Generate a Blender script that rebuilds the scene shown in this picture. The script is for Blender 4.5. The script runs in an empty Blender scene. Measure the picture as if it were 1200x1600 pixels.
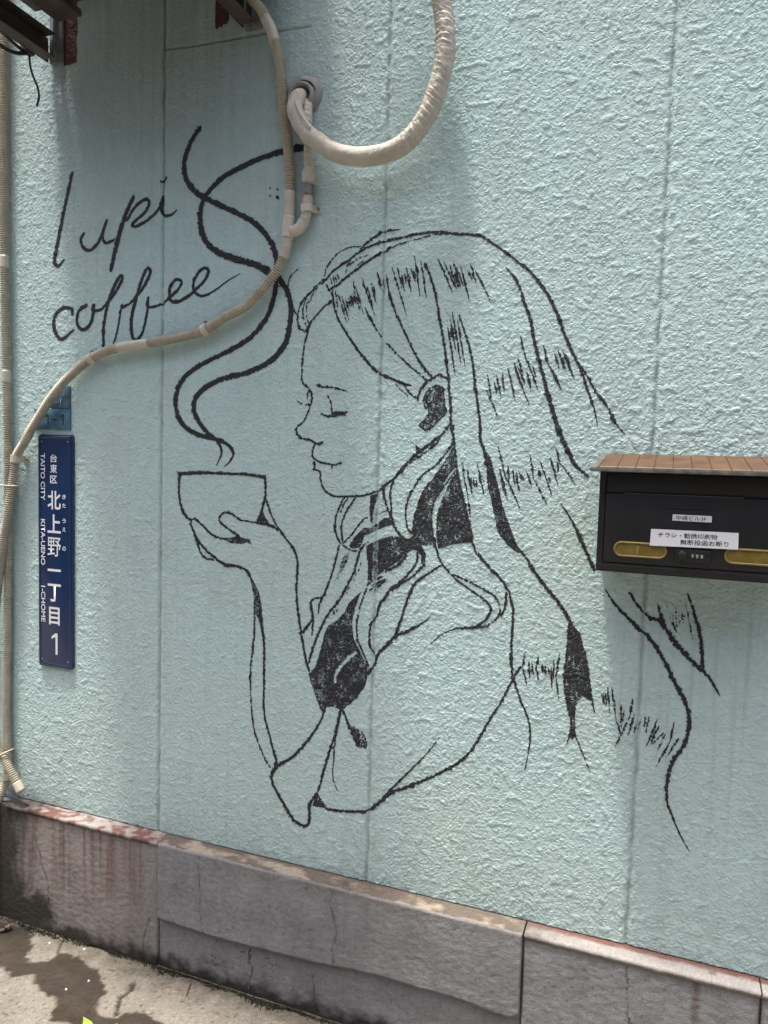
import bpy, bmesh, math, random
import numpy as np
from mathutils import Vector, Matrix

# ------------------------------------------------------------------ camera, sky, sun, exposure
scene = bpy.context.scene
C = scene.collection
rad = math.radians
CAM = Vector((0.6123, -1.5984, 1.36))
psi, th, ro = rad(20.393), rad(3.930), rad(-1.652)
Fw = Vector((-math.sin(psi) * math.cos(th), math.cos(psi) * math.cos(th), -math.sin(th)))
Rt = Vector((math.cos(psi), math.sin(psi), 0)); Dn = Fw.cross(Rt)
R2 = math.cos(ro) * Rt + math.sin(ro) * Dn; D2 = -math.sin(ro) * Rt + math.cos(ro) * Dn
cam = bpy.data.cameras.new('camera'); cam_o = bpy.data.objects.new('camera', cam); C.objects.link(cam_o)
cam.sensor_fit = 'VERTICAL'; cam.sensor_height = 32.0; cam.lens = 32.0 * 1150 / 1600
cam.clip_start = 0.02; cam.clip_end = 2000
M3 = Matrix((R2, -D2, -Fw)).transposed()
cam_o.matrix_world = Matrix.Translation(CAM) @ M3.to_4x4()
scene.camera = cam_o

SUN = Vector((-0.125, -0.150, 1.0)).normalized()          # towards the sun: high, grazing the wall
world = bpy.data.worlds.new('World'); scene.world = world; world.use_nodes = True
wn = world.node_tree.nodes; wl = world.node_tree.links
sky = wn.new('ShaderNodeTexSky'); sky.sky_type = 'NISHITA'; sky.sun_disc = False
sky.sun_elevation = math.asin(SUN.z); sky.sun_rotation = math.atan2(SUN.x, SUN.y)
sky.air_density = 1.0; sky.dust_density = 5.5; sky.ozone_density = 1.0
wl.new(sky.outputs[0], wn['Background'].inputs[0]); wn['Background'].inputs[1].default_value = 0.15
sun = bpy.data.lights.new('sun', 'SUN'); sun.energy = 2.0; sun.angle = rad(4.5); sun.color = (1.0, 0.95, 0.86)
sun_o = bpy.data.objects.new('sun', sun); C.objects.link(sun_o)
sun_o.rotation_euler = SUN.to_track_quat('Z', 'Y').to_euler()
scene.render.engine = 'CYCLES'; scene.cycles.max_bounces = 5; scene.cycles.diffuse_bounces = 3
vs = scene.view_settings
vs.view_transform = 'Standard'; vs.look = 'None'; vs.exposure = 1.4; vs.gamma = 1.0; vs.use_curve_mapping = False

# ------------------------------------------------------------------ helpers
rng = np.random.default_rng(7); random.seed(7)

def pn(x, y, seed=0):
    """2-D gradient noise, about -1..1"""
    x = np.asarray(x, np.float32); y = np.asarray(y, np.float32)
    xi = np.floor(x).astype(np.int64); yi = np.floor(y).astype(np.int64)
    xf = x - xi; yf = y - yi
    r = np.random.default_rng(1000 + seed)
    ang = r.random(65536).astype(np.float32) * (2 * np.pi)
    gx = np.cos(ang); gy = np.sin(ang)
    def h(i, j):
        return ((i * 73856093) ^ (j * 19349663) ^ (seed * 83492791)) & 65535
    def d(i, j):
        k = h(xi + i, yi + j)
        return gx[k] * (xf - i) + gy[k] * (yf - j)
    u = xf * xf * xf * (xf * (xf * 6 - 15) + 10); v = yf * yf * yf * (yf * (yf * 6 - 15) + 10)
    a = d(0, 0); a = a + (d(1, 0) - a) * u
    b = d(0, 1); b = b + (d(1, 1) - b) * u
    return (a + (b - a) * v) * 1.5

def fbm(x, y, seed=0, o=3):
    s = 0; a = 1.0; t = 0
    for k in range(o):
        s = s + a * pn(x * 2 ** k, y * 2 ** k, seed + 17 * k); t += a; a *= .5
    return s / t

def sm(a, b, x):
    t = np.clip((x - a) / (b - a), 0, 1); return t * t * (3 - 2 * t)

def attach(o, parent):
    if parent is not None:
        o.parent = parent
        if parent.type == 'EMPTY':
            o.matrix_parent_inverse = Matrix.Translation(-parent.location)
    return o

def tag(o, label=None, cat=None, group=None, kind=None):
    if label: o['label'] = label
    if cat: o['category'] = cat
    if group: o['group'] = group
    if kind: o['kind'] = kind
    return o

def thing(name, loc, label, cat, group=None):
    o = bpy.data.objects.new(name, None); o.location = loc; o.empty_display_size = .05
    C.objects.link(o); return tag(o, label, cat, group)

def mesh(name, verts, faces, mat, parent=None, smooth=True, attrs=None):
    """verts (n,3) array; faces: (m,k) int array or list of tuples"""
    me = bpy.data.meshes.new(name)
    verts = np.asarray(verts, np.float32)
    if isinstance(faces, np.ndarray):
        m, k = faces.shape
        me.vertices.add(len(verts)); me.vertices.foreach_set('co', verts.ravel())
        me.loops.add(m * k); me.loops.foreach_set('vertex_index', faces.astype(np.int32).ravel())
        me.polygons.add(m); me.polygons.foreach_set('loop_start', np.arange(0, m * k, k, dtype=np.int32))
        me.update(calc_edges=True)
    else:
        me.from_pydata([tuple(v) for v in verts.tolist()], [], faces)
    if smooth: me.shade_smooth()
    for an, arr in (attrs or {}).items():
        arr = np.asarray(arr, np.float32)
        if arr.ndim == 1:
            me.attributes.new(an, 'FLOAT', 'POINT').data.foreach_set('value', arr)
        else:
            c4 = np.ones((len(arr), 4), np.float32); c4[:, :3] = arr[:, :3]
            me.attributes.new(an, 'FLOAT_COLOR', 'POINT').data.foreach_set('color', c4.ravel())
    me.materials.append(mat)
    o = bpy.data.objects.new(name, me); C.objects.link(o)
    return attach(o, parent)

def quads(nr, nc, flip=False):
    i = np.arange(nr - 1)[:, None]; j = np.arange(nc - 1)[None]
    a = i * nc + j
    f = np.stack([a, a + 1, a + nc + 1, a + nc], -1).reshape(-1, 4)
    return f[:, ::-1].copy() if flip else f

def bm_obj(name, bm, mat, parent=None, smooth=False):
    bmesh.ops.recalc_face_normals(bm, faces=bm.faces)
    me = bpy.data.meshes.new(name); bm.to_mesh(me); bm.free()
    if smooth:
        me.shade_smooth()
        try: me.set_sharp_from_angle(angle=rad(35))
        except Exception: pass
    me.materials.append(mat)
    o = bpy.data.objects.new(name, me); C.objects.link(o)
    return attach(o, parent)

def box(name, lo, hi, mat, parent=None, bev=.001, seg=2):
    bm = bmesh.new(); bmesh.ops.create_cube(bm, size=1)
    lo = Vector(lo); hi = Vector(hi)
    for v in bm.verts:
        v.co = Vector([lo[i] + (v.co[i] + .5) * (hi[i] - lo[i]) for i in range(3)])
    if bev: bmesh.ops.bevel(bm, geom=list(bm.edges), offset=bev, segments=seg, affect='EDGES', profile=.5)
    return bm_obj(name, bm, mat, parent, True)

def spline(P, step):
    """Catmull-Rom through rows of P, resampled about every `step` along its first three columns"""
    P = np.asarray(P, float)
    if len(P) == 2:
        n = max(2, int(np.linalg.norm(P[1, :3] - P[0, :3]) / step) + 1)
        return P[0] + (P[1] - P[0]) * np.linspace(0, 1, n)[:, None]
    Q = np.vstack([2 * P[0] - P[1], P, 2 * P[-1] - P[-2]])
    out = []
    for i in range(1, len(Q) - 2):
        p0, p1, p2, p3 = Q[i - 1:i + 3]
        t = np.linspace(0, 1, 24, endpoint=False)[:, None]
        out.append(.5 * ((2 * p1) + (-p0 + p2) * t + (2 * p0 - 5 * p1 + 4 * p2 - p3) * t ** 2 + (-p0 + 3 * p1 - 3 * p2 + p3) * t ** 3))
    out = np.vstack(out + [P[-1:]])
    s = np.r_[0, np.cumsum(np.linalg.norm(np.diff(out[:, :3], axis=0), axis=1))]
    n = max(2, int(s[-1] / step) + 1); t = np.linspace(0, s[-1], n)
    return np.stack([np.interp(t, s, out[:, k]) for k in range(out.shape[1])], 1)

def tube(name, path, rfun, mat, parent=None, sides=14, caps=True, smooth=True):
    """path (n,3); rfun(s, ang) -> radius array (n,sides)"""
    P = np.asarray(path, float); n = len(P)
    T = np.gradient(P, axis=0); T /= np.linalg.norm(T, axis=1)[:, None]
    up = np.array([0, -1., 0]); N = np.zeros_like(P)
    v = up - T[0] * (up @ T[0])
    if np.linalg.norm(v) < 1e-3: v = np.array([1., 0, 0])
    N[0] = v / np.linalg.norm(v)
    for i in range(1, n):
        v = N[i - 1] - T[i] * (N[i - 1] @ T[i]); N[i] = v / np.linalg.norm(v)
    B = np.cross(T, N)
    s = np.r_[0, np.cumsum(np.linalg.norm(np.diff(P, axis=0), axis=1))]
    a = np.linspace(0, 2 * np.pi, sides, endpoint=False)
    r = np.broadcast_to(rfun(s[:, None], a[None]), (n, sides))[..., None]
    V = P[:, None] + r * (np.cos(a)[None, :, None] * N[:, None] + np.sin(a)[None, :, None] * B[:, None])
    V = V.reshape(-1, 3)
    i = np.arange(n - 1)[:, None]; j = np.arange(sides)[None]; jn = (j + 1) % sides
    F = np.stack([i * sides + j, i * sides + jn, (i + 1) * sides + jn, (i + 1) * sides + j], -1).reshape(-1, 4)
    if caps:
        V = np.vstack([V, P[0], P[-1]]); c0 = n * sides; c1 = c0 + 1
        k = np.arange(sides); kn = (k + 1) % sides
        F = np.vstack([F, np.stack([k, np.full(sides, c0), np.full(sides, c0), kn], -1)[:0]])
        fl = [tuple(f) for f in F.tolist()] + [(int(b), int(a_), c0) for a_, b in zip(k, kn)] + \
             [((n - 1) * sides + int(a_), (n - 1) * sides + int(b), c1) for a_, b in zip(k, kn)]
        return mesh(name, V, fl, mat, parent, smooth)
    return mesh(name, V, F, mat, parent, smooth)

def const(r): return lambda s, a: np.full((s.shape[0], a.shape[1]), r)

# ------------------------------------------------------------------ materials
def mat_new(name):
    m = bpy.data.materials.new(name); m.use_nodes = True
    return m, m.node_tree.nodes, m.node_tree.links, m.node_tree.nodes['Principled BSDF']

def simple(name, col, rough=.6, metal=0., var=.12, scale=60, bump=0., bscale=300, spec=.5, trans=0., coat=0.):
    """plain surface with a little procedural mottling in colour, gloss and relief"""
    m, N, Lk, b = mat_new(name)
    tc = N.new('ShaderNodeTexCoord')
    n = N.new('ShaderNodeTexNoise'); n.inputs['Scale'].default_value = scale; n.inputs['Detail'].default_value = 6
    Lk.new(tc.outputs['Object'], n.inputs['Vector'])
    mp = N.new('ShaderNodeMapRange'); mp.inputs['From Min'].default_value = .3; mp.inputs['From Max'].default_value = .7
    mp.inputs['To Min'].default_value = 1 - var; mp.inputs['To Max'].default_value = 1 + var
    Lk.new(n.outputs['Fac'], mp.inputs['Value'])
    mx = N.new('ShaderNodeVectorMath'); mx.operation = 'SCALE'; mx.inputs[0].default_value = col
    Lk.new(mp.outputs[0], mx.inputs['Scale']); Lk.new(mx.outputs[0], b.inputs['Base Color'])
    mr = N.new('ShaderNodeMapRange'); mr.inputs['To Min'].default_value = max(rough - .12, .05); mr.inputs['To Max'].default_value = min(rough + .12, 1)
    Lk.new(n.outputs['Fac'], mr.inputs['Value']); Lk.new(mr.outputs[0], b.inputs['Roughness'])
    b.inputs['Metallic'].default_value = metal; b.inputs['Specular IOR Level'].default_value = spec
    b.inputs['Transmission Weight'].default_value = trans; b.inputs['Coat Weight'].default_value = coat
    if bump:
        n2 = N.new('ShaderNodeTexNoise'); n2.inputs['Scale'].default_value = bscale; n2.inputs['Detail'].default_value = 5
        Lk.new(tc.outputs['Object'], n2.inputs['Vector'])
        bp = N.new('ShaderNodeBump'); bp.inputs['Strength'].default_value = bump; bp.inputs['Distance'].default_value = .001
        Lk.new(n2.outputs['Fac'], bp.inputs['Height']); Lk.new(bp.outputs[0], b.inputs['Normal'])
    return m

def attr_mat(name, rough=.85, grain=.18, gscale=500, bump=.5, bscale=450, wet=False, spec=.35):
    """base colour from the point attribute Col (pigment, stains), with fine grain"""
    m, N, Lk, b = mat_new(name)
    at = N.new('ShaderNodeAttribute'); at.attribute_name = 'Col'
    tc = N.new('ShaderNodeTexCoord')
    n = N.new('ShaderNodeTexNoise'); n.inputs['Scale'].default_value = gscale; n.inputs['Detail'].default_value = 4
    Lk.new(tc.outputs['Object'], n.inputs['Vector'])
    mp = N.new('ShaderNodeMapRange'); mp.inputs['From Min'].default_value = .3; mp.inputs['From Max'].default_value = .7
    mp.inputs['To Min'].default_value = 1 - grain; mp.inputs['To Max'].default_value = 1 + grain
    Lk.new(n.outputs['Fac'], mp.inputs['Value'])
    mx = N.new('ShaderNodeVectorMath'); mx.operation = 'SCALE'
    Lk.new(at.outputs['Color'], mx.inputs[0]); Lk.new(mp.outputs[0], mx.inputs['Scale'])
    Lk.new(mx.outputs[0], b.inputs['Base Color'])
    b.inputs['Roughness'].default_value = rough; b.inputs['Specular IOR Level'].default_value = spec
    if wet:
        aw = N.new('ShaderNodeAttribute'); aw.attribute_name = 'wet'
        mr = N.new('ShaderNodeMapRange'); mr.inputs['To Min'].default_value = rough; mr.inputs['To Max'].default_value = .72
        Lk.new(aw.outputs['Fac'], mr.inputs['Value']); Lk.new(mr.outputs[0], b.inputs['Roughness'])
    if bump:
        n2 = N.new('ShaderNodeTexNoise'); n2.inputs['Scale'].default_value = bscale; n2.inputs['Detail'].default_value = 4
        Lk.new(tc.outputs['Object'], n2.inputs['Vector'])
        bp = N.new('ShaderNodeBump'); bp.inputs['Strength'].default_value = bump; bp.inputs['Distance'].default_value = .0012
        Lk.new(n2.outputs['Fac'], bp.inputs['Height']); Lk.new(bp.outputs[0], b.inputs['Normal'])
    return m

def stucco_mat():
    m = attr_mat('stucco_paint', .78, .05, 90, .6, 380, spec=.22)
    N, Lk = m.node_tree.nodes, m.node_tree.links
    b = N['Principled BSDF']; old = b.inputs['Normal'].links[0].from_node
    tc = N.new('ShaderNodeTexCoord')
    wn_ = N.new('ShaderNodeTexNoise'); wn_.inputs['Scale'].default_value = 130; wn_.inputs['Detail'].default_value = 2
    Lk.new(tc.outputs['Object'], wn_.inputs['Vector'])
    ws_ = N.new('ShaderNodeVectorMath'); ws_.operation = 'MULTIPLY_ADD'; ws_.inputs[1].default_value = (.007, 0, .007)
    Lk.new(wn_.outputs['Color'], ws_.inputs[0]); Lk.new(tc.outputs['Object'], ws_.inputs[2])
    vo = N.new('ShaderNodeTexVoronoi'); vo.feature = 'DISTANCE_TO_EDGE'; vo.inputs['Scale'].default_value = 105
    Lk.new(ws_.outputs[0], vo.inputs['Vector'])
    mr = N.new('ShaderNodeMapRange'); mr.inputs['From Max'].default_value = .22; mr.interpolation_type = 'SMOOTHSTEP'
    Lk.new(vo.outputs['Distance'], mr.inputs['Value'])
    n3 = N.new('ShaderNodeTexNoise'); n3.inputs['Scale'].default_value = 55
    Lk.new(tc.outputs['Object'], n3.inputs['Vector'])
    ml = N.new('ShaderNodeMath'); ml.operation = 'MULTIPLY'
    m2 = N.new('ShaderNodeMapRange'); m2.inputs['From Min'].default_value = .38; m2.inputs['From Max'].default_value = .58
    Lk.new(n3.outputs['Fac'], m2.inputs['Value']); Lk.new(mr.outputs[0], ml.inputs[0]); Lk.new(m2.outputs[0], ml.inputs[1])
    bp = N.new('ShaderNodeBump'); bp.inputs['Strength'].default_value = .85; bp.inputs['Distance'].default_value = .0009
    Lk.new(ml.outputs[0], bp.inputs['Height']); Lk.new(old.outputs[0], bp.inputs['Normal']); Lk.new(bp.outputs[0], b.inputs['Normal'])
    return m

MT = dict(
    wall=stucco_mat(),
    mortar=simple('dark_mortar', (.085, .082, .080), .95, var=.3, scale=60, bump=.4),
    ink=simple('black_paint', (.016, .016, .018), .75, var=.35, scale=160, bump=.4, bscale=700),
    primer=simple('red_primer', (.055, .014, .012), .8, var=.35, scale=90, bump=.3),
    found=attr_mat('foundation_render', .92, .16, 300, 1.0, 380),
    ground=attr_mat('pavement_concrete', .9, .26, 260, 1.0, 380, wet=True),
    far=simple('asphalt', (.09, .088, .085), .9, var=.2, scale=3, bump=.5),
    hose=simple('beige_hose', (.40, .362, .270), .5, var=.16, scale=35, bump=.15),
    hose2=simple('weathered_hose', (.40, .365, .275), .55, var=.2, scale=30, bump=.15),
    tape=simple('cream_tape', (.47, .43, .35), .6, var=.12, scale=45, bump=.35, bscale=220),
    pvc=simple('cream_plastic', (.52, .48, .385), .42, var=.08, scale=40),
    putty=simple('mauve_putty', (.26, .24, .235), .6, var=.15, scale=40, bump=.3, bscale=90),
    dark=simple('dark_rubber', (.02, .019, .018), .6, var=.2),
    smudge=simple('grey_film', (.16, .15, .145), .4, var=.5, scale=120),
    navy=simple('navy_enamel', (.008, .023, .075), .22, var=.08, scale=20, spec=.5, coat=.3),
    white=simple('white_enamel', (.68, .70, .74), .35, var=.05, scale=80),
    oldblue=simple('faded_blue_plate', (.055, .135, .195), .55, var=.4, scale=55),
    oldtext=simple('faded_grey_lettering', (.19, .23, .30), .6, var=.35, scale=200),
    oldnum=simple('dark_blue_lettering', (.010, .028, .058), .5, var=.2),
    black=simple('black_enamel', (.0085, .0088, .009), .5, var=.3, scale=24, bump=.12, bscale=160),
    copper=simple('copper_brown_paint', (.098, .048, .020), .45, metal=.1, var=.38, scale=26, bump=.1, bscale=120),
    copper_dark=simple('dark_copper_paint', (.045, .025, .016), .55, metal=.15, var=.2, scale=30),
    rim=simple('worn_grey_metal', (.13, .125, .115), .5, metal=.4, var=.4, scale=60),
    amber=simple('smoked_amber_plastic', (.20, .145, .035), .25, var=.2, scale=40),
    amberring=simple('brass_trim', (.27, .20, .065), .35, metal=.2, var=.2, scale=50),
    paper=simple('white_sticker', (.80, .81, .84), .4, var=.03, scale=30),
    paper2=simple('grey_sticker', (.70, .72, .70), .4, var=.05, scale=30),
    print=simple('black_print', (.012, .012, .014), .5, var=.1),
    steel=simple('galvanised_steel', (.22, .23, .22), .45, metal=.5, var=.25, scale=50),
    brown=simple('brown_painted_steel', (.060, .045, .038), .6, var=.3, scale=30, bump=.2),
    acbody=simple('cream_sheet_metal', (.40, .36, .29), .45, var=.1, scale=18),
    leaf=simple('yellow_green_leaf', (.30, .36, .045), .5, var=.2, scale=90),
    stem=simple('green_stem', (.10, .14, .03), .6, var=.2),
    moss=simple('dark_moss', (.034, .032, .019), .95, var=.5, scale=50),
    twig=simple('dry_twig', (.075, .055, .038), .9, var=.3),
    chip=simple('pale_chip', (.62, .60, .55), .8, var=.1),
    deadleaf=simple('dry_red_leaf', (.075, .042, .032), .8, var=.4, scale=80),
)

# ------------------------------------------------------------------ ground
GC = np.array([.185, .166, .138])
STAIN = [(-1.108,-.06),(-1.001,-.052),(-.932,-.114),(-.921,-.146),(-.886,-.158),(-.852,-.131),(-.849,-.096),(-.81,-.09),(-.766,-.102),(-.738,-.11),(-.701,-.115),(-.673,-.135),(-.648,-.157),(-.623,-.169),(-.629,-.186),(-.622,-.211),(-.61,-.229),(-.584,-.236),(-.553,-.228),(-.534,-.204),(-.499,-.19),(-.458,-.193),(-.427,-.198),(-.36,-.19),(-.28,-.155),(-.2,-.16),(-.1,-.11),(0,-.1),(.1,-.2),(-.2,-.36),(-.5,-.36),(-.636,-.285),(-.687,-.297),(-.706,-.274),(-.707,-.258),(-.73,-.233),(-.768,-.232),(-.826,-.212),(-.846,-.187),(-.89,-.221),(-.909,-.208),(-.953,-.2),(-1.05,-.22),(-1.2,-.1)]

def seg_dist(x, y, pts, closed=False):
    P = list(pts) + ([pts[0]] if closed else [])
    d = np.full(np.shape(x), 1e9, np.float32)
    for (ax, ay), (bx, by) in zip(P[:-1], P[1:]):
        vx, vy = bx - ax, by - ay; L2 = vx * vx + vy * vy + 1e-12
        t = np.clip(((x - ax) * vx + (y - ay) * vy) / L2, 0, 1)
        d = np.minimum(d, np.hypot(x - ax - t * vx, y - ay - t * vy))
    return d

def inside(x, y, pts):
    ins = np.zeros(np.shape(x), bool); n = len(pts)
    for i in range(n):
        (ax, ay), (bx, by) = pts[i], pts[(i + 1) % n]
        if ay == by: continue
        c = ((ay > y) != (by > y)) & (x < (bx - ax) * (y - ay) / (by - ay) + ax)
        ins ^= c
    return ins

def build_ground():
    st = .005
    xs = np.arange(-1.9, .9 + st, st); ys = np.arange(-.80, -.030 + st, st)
    X, Y = np.meshgrid(xs, ys)
    jx = X + .008 * pn(X * 55, Y * 55, 3); jy = Y + .008 * pn(X * 55, Y * 55, 4)
    d = seg_dist(jx, jy, STAIN, True); d = np.where(inside(jx, jy, STAIN), -d, d)
    wet = 1 - sm(-.004, .004, d)
    wet *= .95 + .08 * fbm(X * 20, Y * 20, 9)
    crack = np.minimum(seg_dist(X + .004 * pn(X * 90, Y * 90, 5), Y + .004 * pn(X * 90, Y * 90, 6), [(-.59, -.113), (-.579, -.138), (-.588, -.164), (-.58, -.182), (-.557, -.218)]) - .003 * (1 + pn(X * 60, Y * 60, 8)),
                       seg_dist(X, Y, [(-.857, -.099), (-.875, -.069), (-.879, -.056)]))
    ck = 1 - sm(.0008, .0045, crack)
    Z = .0016 * fbm(X * 30, Y * 30, 11, 4) + .004 * fbm(X * 4, Y * 4, 12) - .006 * ck - .0005 * wet
    pit = sm(.62, .78, fbm(X * 45, Y * 45, 14, 2)); Z -= .003 * pit
    mott = 1 + .26 * fbm(X * 14, Y * 14, 15, 4) + .20 * pn(X * 110, Y * 110, 16) - .5 * sm(.5, .62, pn(X * 95, Y * 95, 21)) + .35 * sm(.55, .65, pn(X * 95, Y * 95, 22))
    Cc = GC[None, None] * mott[..., None]
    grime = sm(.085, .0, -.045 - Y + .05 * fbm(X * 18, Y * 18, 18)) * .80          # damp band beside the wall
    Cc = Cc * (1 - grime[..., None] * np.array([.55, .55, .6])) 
    Cc = Cc * (1 - .8 * ck[..., None]) * (1 - .45 * pit[..., None])
    wetc = np.array([.12, .085, .055])
    Cc = Cc * (1 - wet[..., None] * (1 - wetc) * .98)
    left = sm(-.95, -1.08, X + .05 * fbm(X * 15, Y * 15, 20)) * sm(-.16, -.06, Y)
    Cc = Cc * (1 - .5 * left[..., None])
    V = np.stack([X, Y, Z], -1).reshape(-1, 3)
    o = mesh('pavement', V, quads(len(ys), len(xs)), MT['ground'], None, True, {'Col': np.clip(Cc, .004, 1).reshape(-1, 3), 'wet': wet.ravel()})
    tag(o, 'stained concrete pavement at the foot of the wall', kind='structure')
    v = np.array([[-60, -60, -.012], [60, -60, -.012], [60, 3, -.012], [-60, 3, -.012]])
    tag(mesh('road', v, [(0, 1, 2, 3)], MT['far'], None, False), 'grey street surface beyond the pavement', kind='structure')
    # paving continues either side and behind the camera
    st2 = .05
    for k, (x0, x1, y0, y1) in enumerate(((-4, -1.9, -.80, -.03), (.9, 4, -.80, -.03), (-4, 4, -2.6, -.80))):
        xs = np.linspace(x0, x1, int((x1 - x0) / st2)); ys = np.linspace(y0, y1, max(3, int((y1 - y0) / st2)))
        X, Y = np.meshgrid(xs, ys); Z = .003 * fbm(X * 4, Y * 4, 12) - .001
        Cc = GC[None, None] * (1 + .2 * fbm(X * 6, Y * 6, 15))[..., None]
        tag(mesh('pavement', np.stack([X, Y, Z], -1).reshape(-1, 3), quads(len(ys), len(xs)), MT['ground'], None, True,
             {'Col': Cc.reshape(-1, 3), 'wet': np.zeros(X.size)}), 'concrete pavement continuing along the wall', kind='structure')
build_ground()

# ------------------------------------------------------------------ stucco wall (panels 606 mm wide, relief in the mesh)
ST = .606 / 270
GX0 = -.606 * 2 - ST * 8; NXG = 8 + 270 * 3 + 147          # columns
Z0 = .345; NZG = 1016
WALLC = np.array([.442, .580, .560])
gx = GX0 + ST * np.arange(NXG + 1); gz = Z0 + ST * np.arange(NZG + 1)
SEAMS = (-.606, 0.0, .598)

def worley(x, y, seed):
    xi = np.floor(x).astype(np.int64); yi = np.floor(y).astype(np.int64)
    r = np.random.default_rng(500 + seed); jx = r.random(65536).astype(np.float32); jy = r.random(65536).astype(np.float32); cv = r.random(65536).astype(np.float32)
    f1 = np.full(x.shape, 9., np.float32); f2 = f1.copy(); cid = np.zeros(x.shape, np.float32)
    for i in (-1, 0, 1):
        for j in (-1, 0, 1):
            k = (((xi + i) * 73856093) ^ ((yi + j) * 19349663) ^ (seed * 83492791)) & 65535
            d = np.hypot(xi + i + jx[k] - x, yi + j + jy[k] - y)
            n1 = d < f1
            f2 = np.where(n1, f1, np.minimum(f2, d)); cid = np.where(n1, cv[k], cid); f1 = np.where(n1, d, f1)
    return f1, f2, cid

def stucco(X, Z):
    """sprayed and pressed coat: flat-headed lumps of many sizes, narrow creases, some broad smooth heads"""
    X = np.asarray(X, np.float32); Z = np.asarray(Z, np.float32)
    n1 = pn(X / .0075, Z / .0075, 31); n2 = pn(X / .0075 + 9, Z / .0075, 32)
    f1, f2, c1 = worley((X + .0030 * n1) / .0098, (Z + .0030 * n2) / .0088, 33)
    g1, g2, c2 = worley((X + .0016 * n2) / .0058, (Z + .0016 * n1) / .0052, 34)
    open1 = sm(-.45, .25, pn(X / .018, Z / .018, 35))
    A = sm(.0, .34, f2 - f1) * (.35 + .65 * c1); B = sm(.0, .45, g2 - g1) * (.3 + .7 * c2)
    plate = sm(.42, .58, pn(X / .024, Z / .021, 36) + .12 * n1)
    amp = .82 + .12 * sm(-.3, .4, pn(X / .35 + 4, Z / .30, 37)) * sm(-.7, .4, X)
    h = (.00118 * A * (.45 + .55 * open1) + .00072 * B + .00040 * n1 - .00095) * amp
    return h * (1 - .8 * plate) + .00075 * plate

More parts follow.
